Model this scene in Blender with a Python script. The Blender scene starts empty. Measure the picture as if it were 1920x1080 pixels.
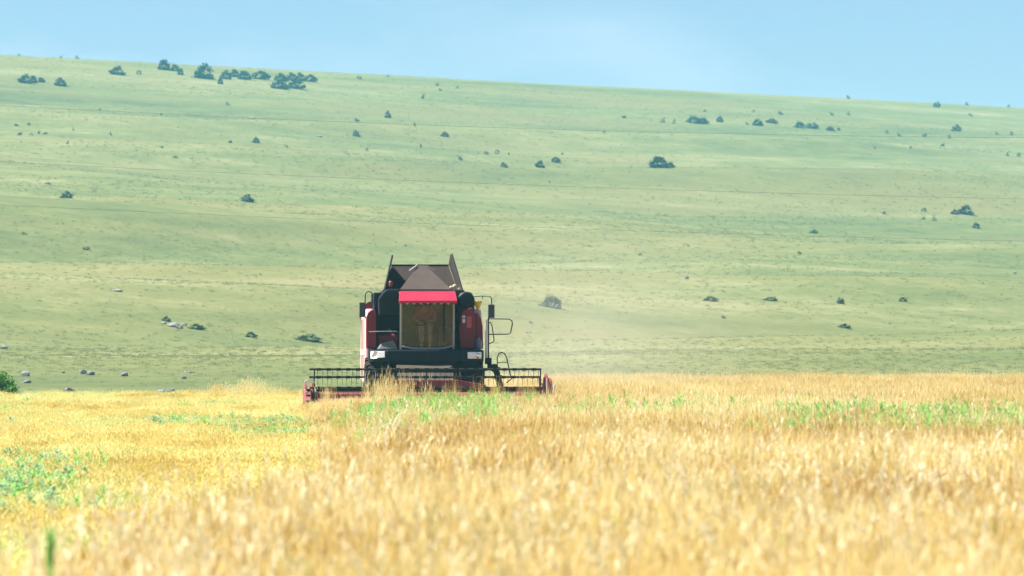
import bpy, bmesh, math, random
import numpy as np
from mathutils import Vector, Matrix, noise as mnoise

R = math.radians
sc = bpy.context.scene
COL = sc.collection

# ------------------------------------------------------------------ camera, sky, sun, exposure
CAM_H = 1.8
FPX = 200.0 / 36.0 * 1920.0          # focal length in photo pixels
HORIZ = 660.0
cam_d = bpy.data.cameras.new("camera")
cam = bpy.data.objects.new("camera", cam_d)
COL.objects.link(cam)
cam_d.lens = 200.0
cam_d.sensor_width = 36.0
cam_d.clip_start = 0.5
cam_d.clip_end = 9000.0
cam.location = (0, 0, CAM_H)
cam.rotation_euler = (R(90) + math.atan(120.0 / FPX), 0, 0)
cam_d.dof.use_dof = True
cam_d.dof.focus_distance = 136.0
cam_d.dof.aperture_fstop = 5.6
sc.camera = cam

SUN_ELEV, SUN_AZ = R(52), R(-87)      # azimuth from +Y, clockwise seen from above
sun_dir = Vector((math.sin(SUN_AZ) * math.cos(SUN_ELEV), math.cos(SUN_AZ) * math.cos(SUN_ELEV), math.sin(SUN_ELEV)))
world = bpy.data.worlds.new("World")
sc.world = world
world.use_nodes = True
wn = world.node_tree
wn.nodes.clear()
sky = wn.nodes.new("ShaderNodeTexSky")
sky.sky_type = 'NISHITA'
sky.sun_disc = False
sky.sun_elevation = SUN_ELEV
sky.sun_rotation = SUN_AZ
sky.altitude = 1500
sky.air_density = 1.0
sky.dust_density = 0.0
sky.ozone_density = 6.0
bg = wn.nodes.new("ShaderNodeBackground")
bg.inputs['Strength'].default_value = 0.05
wo = wn.nodes.new("ShaderNodeOutputWorld")
# thin, soft cirrus all over the sky
tc = wn.nodes.new("ShaderNodeTexCoord")
mp = wn.nodes.new("ShaderNodeMapping")
mp.inputs['Scale'].default_value = (13, 13, 36)
mp.inputs['Location'].default_value = (0.55, 0, 0.2)
cn = wn.nodes.new("ShaderNodeTexNoise")
cn.inputs['Scale'].default_value = 1.6
cn.inputs['Detail'].default_value = 5
cr = wn.nodes.new("ShaderNodeValToRGB")
cr.color_ramp.elements[0].position = 0.44
cr.color_ramp.elements[0].color = (0, 0, 0, 1)
cr.color_ramp.elements[1].position = 0.70
cr.color_ramp.elements[1].color = (0.42, 0.42, 0.42, 1)
cm = wn.nodes.new("ShaderNodeMixRGB")
cm.inputs[2].default_value = (6.5, 7.6, 8.6, 1)
wn.links.new(tc.outputs['Generated'], mp.inputs['Vector'])
wn.links.new(mp.outputs[0], cn.inputs['Vector'])
wn.links.new(cn.outputs['Fac'], cr.inputs[0])
wn.links.new(cr.outputs[0], cm.inputs[0])
wn.links.new(sky.outputs[0], cm.inputs[1])
ct = wn.nodes.new("ShaderNodeMixRGB")
ct.blend_type = 'MULTIPLY'
ct.inputs[0].default_value = 1.0
ct.inputs[2].default_value = (0.90, 0.89, 0.97, 1)
wn.links.new(cm.outputs[0], ct.inputs[1])
wn.links.new(ct.outputs[0], bg.inputs['Color'])
wn.links.new(bg.outputs[0], wo.inputs['Surface'])

sun_l = bpy.data.lights.new("sun", 'SUN')
sun_l.energy = 4.8
sun_l.angle = R(0.5)
sun_l.color = (1.0, 0.965, 0.90)
sun_o = bpy.data.objects.new("sun", sun_l)
COL.objects.link(sun_o)
sun_o.rotation_euler = sun_dir.to_track_quat('Z', 'Y').to_euler()

sc.view_settings.view_transform = 'Standard'
sc.view_settings.look = 'None'
sc.view_settings.gamma = 1.0
sc.view_settings.use_curve_mapping = False
sc.view_settings.exposure = 1.35
sc.render.engine = 'CYCLES'
sc.cycles.use_denoising = True
sc.cycles.denoising_prefilter = 'ACCURATE'
sc.cycles.max_bounces = 8
sc.cycles.volume_bounces = 1
sc.cycles.transparent_max_bounces = 16

# ------------------------------------------------------------------ helpers
rng = np.random.RandomState(7)
random.seed(7)


def tag(o, label=None, cat=None, group=None, kind=None):
    if label: o['label'] = label
    if cat: o['category'] = cat
    if group: o['group'] = group
    if kind: o['kind'] = kind
    return o


def link(name, data, parent=None):
    o = bpy.data.objects.new(name, data)
    COL.objects.link(o)
    if parent is not None:
        o.parent = parent
    return o


class NT:
    """small node-tree writer"""
    def __init__(s, mat):
        mat.use_nodes = True
        s.t = mat.node_tree
        s.t.nodes.clear()
        s.out = s.t.nodes.new("ShaderNodeOutputMaterial")

    def n(s, kind, **kw):
        nd = s.t.nodes.new("ShaderNode" + kind)
        for k, v in kw.items():
            setattr(nd, k, v)
        return nd

    def l(s, a, b):
        s.t.links.new(a, b)

    def pos(s):
        return s.n("NewGeometry").outputs['Position']

    def noise(s, scale, detail=3, rough=0.55, vec=None, mscale=None, mrot=None):
        nd = s.n("TexNoise")
        nd.inputs['Scale'].default_value = scale
        nd.inputs['Detail'].default_value = detail
        nd.inputs['Roughness'].default_value = rough
        v = vec if vec is not None else s.pos()
        if mscale is not None or mrot is not None:
            r = s.n("VectorRotate", rotation_type='Z_AXIS')
            r.inputs['Angle'].default_value = mrot or 0.0
            s.l(v, r.inputs['Vector'])
            m = s.n("VectorMath", operation='MULTIPLY')
            m.inputs[1].default_value = mscale or (1, 1, 1)
            s.l(r.outputs[0], m.inputs[0])
            v = m.outputs[0]
        s.l(v, nd.inputs['Vector'])
        return nd.outputs['Fac']

    def ramp(s, fac, stops, interp='LINEAR'):
        nd = s.n("ValToRGB")
        nd.color_ramp.interpolation = interp
        els = nd.color_ramp.elements
        while len(els) < len(stops):
            els.new(0.5)
        for e, (p, c) in zip(els, stops):
            e.position = p
            e.color = (*c, 1) if len(c) == 3 else c
        s.l(fac, nd.inputs[0])
        return nd.outputs[0]

    def mix(s, fac, a, b, blend='MIX'):
        nd = s.n("MixRGB", blend_type=blend)
        for sock, v in ((nd.inputs[0], fac), (nd.inputs[1], a), (nd.inputs[2], b)):
            if isinstance(v, (int, float)):
                sock.default_value = v
            elif isinstance(v, tuple):
                sock.default_value = (*v, 1)
            else:
                s.l(v, sock)
        return nd.outputs[0]

    def math(s, op, a, b=None, clamp=False):
        nd = s.n("Math", operation=op, use_clamp=clamp)
        for sock, v in ((nd.inputs[0], a), (nd.inputs[1], b)):
            if v is None: continue
            if isinstance(v, (int, float)): sock.default_value = v
            else: s.l(v, sock)
        return nd.outputs[0]

    def principled(s, col, rough=0.6, metallic=0.0, spec=0.5, bump=None, bump_d=0.02, trans=None, tcol=None, coat=0.0):
        p = s.n("BsdfPrincipled")
        if isinstance(col, tuple): p.inputs['Base Color'].default_value = (*col, 1)
        else: s.l(col, p.inputs['Base Color'])
        if isinstance(rough, (int, float)): p.inputs['Roughness'].default_value = rough
        else: s.l(rough, p.inputs['Roughness'])
        p.inputs['Metallic'].default_value = metallic
        p.inputs['Specular IOR Level'].default_value = spec
        if coat: p.inputs['Coat Weight'].default_value = coat
        if bump is not None:
            b = s.n("Bump")
            b.inputs['Distance'].default_value = bump_d
            b.inputs['Strength'].default_value = 0.6
            s.l(bump, b.inputs['Height'])
            s.l(b.outputs[0], p.inputs['Normal'])
        if trans:
            t = s.n("BsdfTranslucent")
            c = tcol if tcol is not None else col
            if isinstance(c, tuple): t.inputs[0].default_value = (*c, 1)
            else: s.l(c, t.inputs[0])
            m = s.n("MixShader")
            m.inputs[0].default_value = trans
            s.l(p.outputs[0], m.inputs[1])
            s.l(t.outputs[0], m.inputs[2])
            s.l(m.outputs[0], s.out.inputs['Surface'])
        else:
            s.l(p.outputs[0], s.out.inputs['Surface'])
        return p


def newmat(name):
    m = bpy.data.materials.new(name)
    return m, NT(m)


# ------------------------------------------------------------------ materials
M = {}


def paint(name, col, rough=0.45, dust=0.25, dustcol=(0.34, 0.27, 0.18), spec=0.5, coat=0.0, metallic=0.0):
    m, t = newmat(name)
    tc = t.n("TexCoord").outputs['Object']
    d1 = t.noise(2.2, 5, 0.65, vec=tc)
    d2 = t.noise(14, 3, 0.6, vec=tc)
    f = t.math('MULTIPLY', t.math('MULTIPLY_ADD', d1, 1.6), 1.0)
    f = t.math('SUBTRACT', t.math('ADD', d1, t.math('MULTIPLY', d2, 0.5)), 0.45, True)
    f = t.math('MULTIPLY', f, dust * 2.0, True)
    if dust > 0.03 and name not in ('shirt_red', 'trousers', 'skin', 'visor_red'):
        sx_ = t.n("SeparateXYZ"); t.l(t.n("NewGeometry").outputs['Normal'], sx_.inputs[0])
        up_ = t.math('MULTIPLY', t.math('SUBTRACT', sx_.outputs['Z'], 0.35, True), d1)
        f = t.math('ADD', f, t.math('MULTIPLY', up_, 0.5), True)
    c = t.mix(f, col, dustcol)
    r = t.math('ADD', t.math('MULTIPLY', f, 0.4), rough, True)
    t.principled(c, r, metallic, spec, coat=coat)
    M[name] = m
    return m


paint('red_paint', (0.17, 0.003, 0.015), 0.4, 0.06, (0.30, 0.12, 0.10), spec=0.3)
paint('sunlit_side_red', (0.74, 0.46, 0.48), 0.35, 0.2, (0.70, 0.52, 0.46), spec=0.5)  # red side panels painted pale pink, with the sun's glare put into the colour
paint('red_header', (0.19, 0.010, 0.024), 0.5, 0.20, (0.42, 0.24, 0.14))
paint('visor_red', (0.40, 0.012, 0.046), 0.5, 0.06, (0.50, 0.2, 0.18), spec=0.3)
paint('dark_blue', (0.004, 0.009, 0.017), 0.5, 0.05, (0.04, 0.045, 0.05), spec=0.25)
paint('black_steel', (0.006, 0.008, 0.012), 0.5, 0.06, (0.08, 0.07, 0.05), spec=0.25)
paint('reel_steel', (0.010, 0.015, 0.015), 0.55, 0.10, (0.10, 0.09, 0.06), spec=0.25)
paint('tank_brown', (0.056, 0.040, 0.036), 0.8, 0.25, (0.13, 0.10, 0.08), spec=0.15)
paint('dust_steel', (0.030, 0.028, 0.027), 0.7, 0.4, (0.15, 0.115, 0.075), spec=0.2)
paint('pale_frame', (0.30, 0.30, 0.27), 0.55, 0.3)
paint('white_rail', (0.62, 0.58, 0.58), 0.5, 0.2)
paint('bare_metal', (0.55, 0.54, 0.52), 0.35, 0.25, metallic=0.7)
paint('rubber', (0.007, 0.008, 0.011), 0.85, 0.12, (0.16, 0.13, 0.09), spec=0.2)
paint('rim_yellow', (0.50, 0.42, 0.26), 0.55, 0.3)
paint('yellow_plastic', (0.72, 0.47, 0.03), 0.5, 0.12)
paint('grey_cover', (0.12, 0.135, 0.135), 0.85, 0.4, (0.24, 0.21, 0.16), spec=0.15)
paint('seat_cloth', (0.05, 0.05, 0.05), 0.9, 0.3, spec=0.1)
paint('cab_lining', (0.058, 0.056, 0.042), 0.85, 0.3, spec=0.1)
paint('shirt_red', (0.66, 0.045, 0.040), 0.9, 0.05, spec=0.1)
paint('trousers', (0.50, 0.49, 0.46), 0.9, 0.15, spec=0.1)
paint('skin', (0.52, 0.27, 0.18), 0.55, 0.05)
paint('hair', (0.03, 0.02, 0.015), 0.7, 0.0)
paint('sticker_white', (0.75, 0.75, 0.78), 0.5, 0.1)
paint('sticker_blue', (0.05, 0.10, 0.30), 0.5, 0.1)
paint('sticker_red', (0.48, 0.06, 0.07), 0.5, 0.1)
paint('canister_blue', (0.09, 0.14, 0.22), 0.4, 0.2)
paint('cable', (0.10, 0.10, 0.10), 0.6, 0.0)

m, t = newmat('headlight_glass'); M['headlight_glass'] = m
t.principled((0.86, 0.87, 0.88), 0.2, 0.0, 0.8, coat=0.5)
m, t = newmat('lamp_reflector'); M['lamp_reflector'] = m
t.principled((0.9, 0.85, 0.75), 0.15, 0.8, 0.8, coat=0.5)
m, t = newmat('mirror_back'); M['mirror_back'] = m
t.principled((0.020, 0.030, 0.050), 0.4, 0, 0.5)

# cab glass: thin tinted pane, dusty, reflecting the field in front
m, t = newmat('cab_glass'); M['cab_glass'] = m
tr = t.n("BsdfTransparent"); tr.inputs[0].default_value = (0.74, 0.72, 0.62, 1)
gl = t.n("BsdfGlossy"); gl.inputs['Roughness'].default_value = 0.04
df = t.n("BsdfDiffuse"); df.inputs[0].default_value = (0.16, 0.12, 0.065, 1)
fr = t.n("Fresnel"); fr.inputs[0].default_value = 1.55
ff = t.math('ADD', t.math('MULTIPLY', fr.outputs[0], 0.8), 0.0, True)
m1 = t.n("MixShader"); t.l(ff, m1.inputs[0]); t.l(tr.outputs[0], m1.inputs[1]); t.l(gl.outputs[0], m1.inputs[2])
m2 = t.n("MixShader")
t.l(t.math('MULTIPLY', t.ramp(t.noise(4.5, 5, 0.7, vec=t.n("TexCoord").outputs['Object']), [(0.38, (0, 0, 0)), (0.7, (1, 1, 1))]), 0.15), m2.inputs[0])
t.l(m1.outputs[0], m2.inputs[1]); t.l(df.outputs[0], m2.inputs[2])
t.l(m2.outputs[0], t.out.inputs['Surface'])

# hillside pasture
CONT = R(-45)                          # rotates world so that x' runs along the contours
m, t = newmat('pasture'); M['pasture'] = m
nA = t.noise(0.010, 3, 0.5, mscale=(0.5, 1, 1), mrot=CONT)
nB = t.noise(0.040, 4, 0.6, mscale=(0.28, 1, 1), mrot=CONT)
nC = t.noise(0.11, 5, 0.7, mscale=(0.55, 1, 1), mrot=CONT)
nD = t.noise(0.35, 6, 0.8)
nE = t.noise(2.5, 3, 0.75)
v = t.math('MULTIPLY', nA, 0.8)
for nz_, k_ in ((nB, 0.8), (nC, 0.9), (nD, 0.8), (nE, 0.45)):
    v = t.math('ADD', v, t.math('MULTIPLY', nz_, k_))
v = t.math('SUBTRACT', v, 1.38)
pcol = t.ramp(v, [(0.12, (0.082, 0.112, 0.050)), (0.36, (0.122, 0.150, 0.055)), (0.52, (0.157, 0.178, 0.065)),
                  (0.68, (0.205, 0.212, 0.088)), (0.90, (0.31, 0.285, 0.155))])
nY = t.noise(0.022, 4, 0.6, mscale=(0.4, 1, 1), mrot=CONT)
pcol = t.mix(t.ramp(nY, [(0.48, (0, 0, 0)), (0.70, (0.6, 0.6, 0.6))]), pcol, (0.215, 0.190, 0.074))
t.principled(pcol, 0.95, 0, 0.1, bump=nD, bump_d=0.35)

# tufts on the pasture
m, t = newmat('pasture_grass'); M['pasture_grass'] = m
oi = t.n("ObjectInfo").outputs['Random']
gA = t.noise(0.035, 4, 0.6, mscale=(0.35, 1, 1), mrot=CONT)
gv = t.math('ADD', t.math('MULTIPLY', oi, 0.55), t.math('MULTIPLY', gA, 0.55))
gc = t.ramp(gv, [(0.2, (0.11, 0.148, 0.062)), (0.42, (0.155, 0.193, 0.080)), (0.65, (0.205, 0.232, 0.104)), (0.9, (0.31, 0.295, 0.17))])
t.principled(gc, 0.9, 0, 0.15, trans=0.5)

# field soil with straw litter
m, t = newmat('straw_soil'); M['straw_soil'] = m
s1 = t.noise(0.5, 5, 0.65)
s2 = t.noise(9, 4, 0.7)
scol = t.ramp(t.math('ADD', t.math('MULTIPLY', s1, 0.6), t.math('MULTIPLY', s2, 0.45)),
              [(0.3, (0.15, 0.10, 0.05)), (0.5, (0.36, 0.25, 0.10)), (0.7, (0.52, 0.39, 0.17))])
t.principled(scol, 0.95, 0, 0.1, bump=s2, bump_d=0.03)


def straw(name, dark, mid, pale, trans=0.25, green=0.0):
    m, t = newmat(name)
    oi = t.n("ObjectInfo").outputs['Random']
    a = t.noise(0.16, 4, 0.6)
    b = t.noise(0.9, 3, 0.65)
    c = t.noise(30, 1, 0.5)
    v = t.math('ADD', t.math('MULTIPLY', a, 1.05), t.math('MULTIPLY', b, 0.55))
    v = t.math('ADD', v, t.math('MULTIPLY', c, 0.40))
    v = t.math('ADD', v, t.math('MULTIPLY', oi, 0.14))
    v = t.math('SUBTRACT', v, 0.44)
    if name.startswith('wheat'):                # weathered, browner patches of the crop
        for cx_, cy_, rx_, ry_, am in ((-.8, 63, 1.9, 7, .26), (1.3, 66, 1.4, 5, .16), (-.35, 41, 1.0, 3.2, .24), (2.6, 37, 1.3, 4, .20), (4.2, 62, 2.2, 6, .14), (-2.3, 30, .8, 3, .14), (.2, 30, .7, 2.5, .12)):
            sb_ = t.n("VectorMath", operation='SUBTRACT'); t.l(t.pos(), sb_.inputs[0]); sb_.inputs[1].default_value = (cx_, cy_, 0)
            ml_ = t.n("VectorMath", operation='MULTIPLY'); t.l(sb_.outputs[0], ml_.inputs[0]); ml_.inputs[1].default_value = (1 / rx_, 1 / ry_, 0)
            le_ = t.n("VectorMath", operation='LENGTH'); t.l(ml_.outputs[0], le_.inputs[0])
            v = t.math('SUBTRACT', v, t.math('MULTIPLY', t.math('SUBTRACT', 1.25, le_.outputs['Value'], True), am))
    col = t.ramp(v, [(0.42, dark), (0.60, mid), (0.82, pale)])
    col = t.mix(t.ramp(t.noise(0.42, 4, 0.7), [(0.56, (0, 0, 0)), (0.74, (0.45, 0.45, 0.45))]), col, (0.55, 0.56, 0.20))
    if green:
        g = t.noise(0.16, 4, 0.65)
        col = t.mix(t.ramp(g, [(0.46, (0, 0, 0)), (0.66, (green, green, green))]), col, (0.62, 0.67, 0.24))
    t.principled(col, 0.7, 0, 0.25, trans=trans)
    M[name] = m


straw('wheat_stem', (0.56, 0.36, 0.09), (0.78, 0.61, 0.22), (0.87, 0.76, 0.42), 0.45)
straw('plume', (0.86, 0.76, 0.50), (0.90, 0.83, 0.60), (0.93, 0.88, 0.68), 0.45)
straw('wheat_ear', (0.61, 0.40, 0.11), (0.83, 0.68, 0.28), (0.92, 0.84, 0.54), 0.45)
straw('wheat_leaf', (0.56, 0.36, 0.10), (0.77, 0.61, 0.265), (0.88, 0.78, 0.49), 0.5)
straw('stubble_straw', (0.62, 0.46, 0.10), (0.83, 0.71, 0.26), (0.91, 0.84, 0.50), 0.4, green=0.8)


def leafmat(name, a, b, c, trans=0.3, rough=0.55):
    m, t = newmat(name)
    oi = t.n("ObjectInfo").outputs['Random']
    n1 = t.noise(1.4, 3, 0.6, vec=t.n("TexCoord").outputs['Object'])
    n2 = t.noise(9, 2, 0.6, vec=t.n("TexCoord").outputs['Object'])
    v = t.math('ADD', t.math('MULTIPLY', n1, 0.5), t.math('ADD', t.math('MULTIPLY', n2, 0.4), t.math('MULTIPLY', oi, 0.15)))
    t.principled(t.ramp(v, [(0.3, a), (0.5, b), (0.72, c)]), rough, 0, 0.3, trans=trans)
    M[name] = m


leafmat('weed_green', (0.13, 0.34, 0.07), (0.24, 0.52, 0.12), (0.42, 0.68, 0.22), 0.5)
leafmat('weed_blue', (0.20, 0.36, 0.16), (0.33, 0.50, 0.25), (0.48, 0.62, 0.38), 0.5)
leafmat('bush_dark', (0.003, 0.036, 0.027), (0.006, 0.058, 0.042), (0.012, 0.092, 0.058), 0.25)
leafmat('bush_grey', (0.040, 0.090, 0.065), (0.062, 0.125, 0.082), (0.095, 0.165, 0.100), 0.2)
leafmat('bush_pale', (0.085, 0.135, 0.075), (0.115, 0.175, 0.090), (0.16, 0.21, 0.115), 0.3)
leafmat('bush_bright', (0.035, 0.13, 0.012), (0.09, 0.26, 0.02), (0.24, 0.45, 0.04), 0.5)
paint('bark', (0.07, 0.055, 0.04), 0.9, 0.2, spec=0.1)
m, t = newmat('limestone'); M['limestone'] = m
r1 = t.noise(3, 5, 0.65, vec=t.n("TexCoord").outputs['Object'])
t.principled(t.ramp(r1, [(0.35, (0.11, 0.125, 0.095)), (0.5, (0.18, 0.19, 0.165)), (0.65, (0.29, 0.295, 0.28))]), 0.9, 0, 0.2, bump=r1, bump_d=0.08)
m, t = newmat('white_stone'); M['white_stone'] = m
r1 = t.noise(3, 4, 0.6, vec=t.n("TexCoord").outputs['Object'])
t.principled(t.ramp(r1, [(0.35, (0.16, 0.18, 0.14)), (0.60, (0.33, 0.34, 0.32))]), 0.9, 0, 0.2)

# ------------------------------------------------------------------ terrain
S0, SC = 205.0, 1430.0
s_tab = np.linspace(-4000, 9000, 26001)
slope = np.zeros_like(s_tab)
mk = (s_tab > S0) & (s_tab <= SC)
slope[mk] = 0.0858 * ((s_tab[mk] - S0) / (SC - S0)) ** 0.5
mk = (s_tab > SC) & (s_tab <= SC + 260)
slope[mk] = 0.0858 - (s_tab[mk] - SC) / 260 * (0.0858 + 0.03)
mk = (s_tab > SC + 260) & (s_tab <= 2600)
slope[mk] = -0.03
h_tab = np.cumsum(slope) * (s_tab[1] - s_tab[0]) * 0.975
KX = 1.1


def sstep(a, b, x):
    q = min(1.0, max(0.0, (x - a) / (b - a)))
    return q * q * (3 - 2 * q)


def Z(x, y):
    xx = max(-700.0, min(700.0, x))
    s = y - KX * xx
    u = (xx + y) * 0.7071      # along the contours
    w = s * 0.7071             # across them
    m = sstep(215, 420, y)
    h = float(np.interp(s, s_tab, h_tab)) * sstep(195, 245, y)
    if m > 0:
        far = sstep(1200, 1420, s)
        n = 3.6 * mnoise.noise(Vector((u / 260, w / 75, 3.1)))
        n += 2.3 * mnoise.noise(Vector((u / 110, w / 30, 7.7)))
        n += 0.30 * mnoise.noise(Vector((u / 22, w / 9, 1.3)))
        h += m * n * (1 - 0.8 * far)
    return h


ys = list(np.linspace(-400, 190, 12)) + list(np.geomspace(200, 1800, 620)) + list(np.linspace(1900, 4200, 14))
us = np.concatenate([[-3000, -1500, -700, -400, -250], np.linspace(-1, 1, 190), [250, 400, 700, 1500, 3000]])
verts, faces = [], []
for y in ys:
    wid = max(60.0, min(0.135 * y + 12, 235.0))
    for i, u in enumerate(us):
        x = float(u) * wid if 5 <= i < len(us) - 5 else float(u)
        verts.append((x, float(y), Z(x, y)))
W_ = len(us)
for j in range(len(ys) - 1):
    for i in range(W_ - 1):
        a = j * W_ + i
        faces.append((a, a + 1, a + 1 + W_, a + W_))
me = bpy.data.meshes.new("hillside")
me.from_pydata(verts, [], faces)
me.polygons.foreach_set('use_smooth', [True] * len(me.polygons))
me.materials.append(M['pasture'])
hill = tag(link("hillside", me), "pale green grassy hillside rising behind the wheat field", kind='structure')

# field soil: one flat sheet just above the terrain
me = bpy.data.meshes.new("field_ground")
me.from_pydata([(-90, -60, .02), (90, -60, .02), (90, 201, .02), (-90, 201, .02)], [], [(0, 1, 2, 3)])
me.materials.append(M['straw_soil'])
tag(link("field_ground", me), "straw littered soil of the wheat field", kind='structure')


def ray_ground(px, py):
    """the point of the terrain seen in the photograph at (px, py)"""
    ax, az = (px - 960) / FPX, (HORIZ - py) / FPX
    d, prev = 203.0, None
    while d < 1800:
        f = CAM_H + az * d - Z(ax * d, d)
        if f < 0 and prev is not None:
            return ax * d, d, Z(ax * d, d)
        prev = f
        d += max(0.6, d * 0.002)
    return None


# ------------------------------------------------------------------ mesh builder
class MB:
    def __init__(s):
        s.v, s.f, s.mi, s.cur = [], [], [], 0

    def add(s, vs, fs):
        o = len(s.v)
        s.v += [tuple(p) for p in vs]
        for f in fs:
            s.f.append(tuple(o + i for i in f))
            s.mi.append(s.cur)
        return s

    def box(s, x0, x1, y0, y1, z0, z1):
        return s.add([(x0, y0, z0), (x1, y0, z0), (x1, y1, z0), (x0, y1, z0), (x0, y0, z1), (x1, y0, z1), (x1, y1, z1), (x0, y1, z1)],
                     [(0, 3, 2, 1), (4, 5, 6, 7), (0, 1, 5, 4), (1, 2, 6, 5), (2, 3, 7, 6), (3, 0, 4, 7)])

    def loft(s, a, b, cap=True):
        n = len(a)
        fs = [(i, (i + 1) % n, n + (i + 1) % n, n + i) for i in range(n)]
        if cap:
            fs += [tuple(range(n - 1, -1, -1)), tuple(range(n, 2 * n))]
        return s.add(list(a) + list(b), fs)

    def prism_x(s, poly, x0, x1):              # poly in (y, z)
        return s.loft([(x0, y, z) for y, z in poly], [(x1, y, z) for y, z in poly])

    def prism_y(s, poly, y0, y1):              # poly in (x, z)
        return s.loft([(x, y0, z) for x, z in poly], [(x, y1, z) for x, z in poly])

    def prism_z(s, poly, z0, z1):
        return s.loft([(x, y, z0) for x, y in poly], [(x, y, z1) for x, y in poly])

    def tube(s, pts, r, n=6, cap=True):
        pts = [Vector(p) for p in pts]
        rs = r if isinstance(r, (list, tuple)) else [r] * len(pts)
        rings, up0 = [], None
        for i, p in enumerate(pts):
            d = (pts[min(i + 1, len(pts) - 1)] - pts[max(i - 1, 0)]).normalized()
            if up0 is None:
                up0 = Vector((0, 0, 1)) if abs(d.z) < 0.9 else Vector((1, 0, 0))
            a = d.cross(up0)
            if a.length < 1e-4: a = d.orthogonal()
            a.normalize()
            b = a.cross(d).normalized()
            up0 = b
            rings.append([p + (a * math.cos(2 * math.pi * k / n) + b * math.sin(2 * math.pi * k / n)) * rs[i] for k in range(n)])
        o, vs, fs = 0, [], []
        for rg in rings: vs += rg
        for i in range(len(rings) - 1):
            for k in range(n):
                fs.append((i * n + k, i * n + (k + 1) % n, (i + 1) * n + (k + 1) % n, (i + 1) * n + k))
        if cap:
            fs.append(tuple(range(n - 1, -1, -1)))
            fs.append(tuple((len(rings) - 1) * n + k for k in range(n)))
        return s.add(vs, fs)

    def lathe(s, prof, c, axis='x', n=20):      # prof: (offset along axis, radius)
        vs, fs = [], []
        for a, r in prof:
            for k in range(n):
                q = 2 * math.pi * k / n
                u, w = r * math.cos(q), r * math.sin(q)
                p = (a, u, w) if axis == 'x' else ((u, a, w) if axis == 'y' else (u, w, a))
                vs.append((c[0] + p[0], c[1] + p[1], c[2] + p[2]))
        for i in range(len(prof) - 1):
            for k in range(n):
                fs.append((i * n + k, i * n + (k + 1) % n, (i + 1) * n + (k + 1) % n, (i + 1) * n + k))
        fs.append(tuple(range(n - 1, -1, -1)))
        fs.append(tuple((len(prof) - 1) * n + k for k in range(n)))
        return s.add(vs, fs)

    def quad(s, a, b, c, d):
        return s.add([a, b, c, d], [(0, 1, 2, 3)])

    def plate(s, pts, th):                      # a flat polygon given thickness along its normal
        p = [Vector(q) for q in pts]
        nrm = (p[1] - p[0]).cross(p[2] - p[0]).normalized() * th
        return s.loft([q - nrm * .5 for q in p], [q + nrm * .5 for q in p])

    def mesh(s, name, mats, bevel=0.0, smooth=False):
        me = bpy.data.meshes.new(name)
        me.from_pydata(s.v, [], s.f)
        for mm in (mats if isinstance(mats, (list, tuple)) else [mats]):
            me.materials.append(mm)
        me.polygons.foreach_set('material_index', s.mi)
        bm = bmesh.new()
        bm.from_mesh(me)
        bmesh.ops.recalc_face_normals(bm, faces=bm.faces)
        if bevel:
            ed = [e for e in bm.edges if len(e.link_faces) == 2 and e.calc_face_angle(0) > 0.5]
            bmesh.ops.bevel(bm, geom=ed, offset=bevel, segments=2, affect='EDGES', profile=0.5, clamp_overlap=True)
        bm.to_mesh(me)
        bm.free()
        if smooth:
            me.polygons.foreach_set('use_smooth', [True] * len(me.polygons))
        return me

    def build(s, name, mats, parent=None, bevel=0.0, smooth=False):
        return link(name, s.mesh(name, mats, bevel, smooth), parent)


def arc(c, r, a0, a1, n, plane='xz', e=None):
    out = []
    for k in range(n + 1):
        q = a0 + (a1 - a0) * k / n
        u, w = r * math.cos(q), (e or r) * math.sin(q)
        out.append((c[0] + u, c[1], c[2] + w) if plane == 'xz' else (c[0], c[1] + u, c[2] + w))
    return out


# ------------------------------------------------------------------ scatter (geometry nodes)
def hidden_collection(name, meshes):
    c = bpy.data.collections.new(name)
    for k, me in enumerate(meshes):
        c.objects.link(bpy.data.objects.new("%s_kind" % name, me))
    return c


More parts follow.
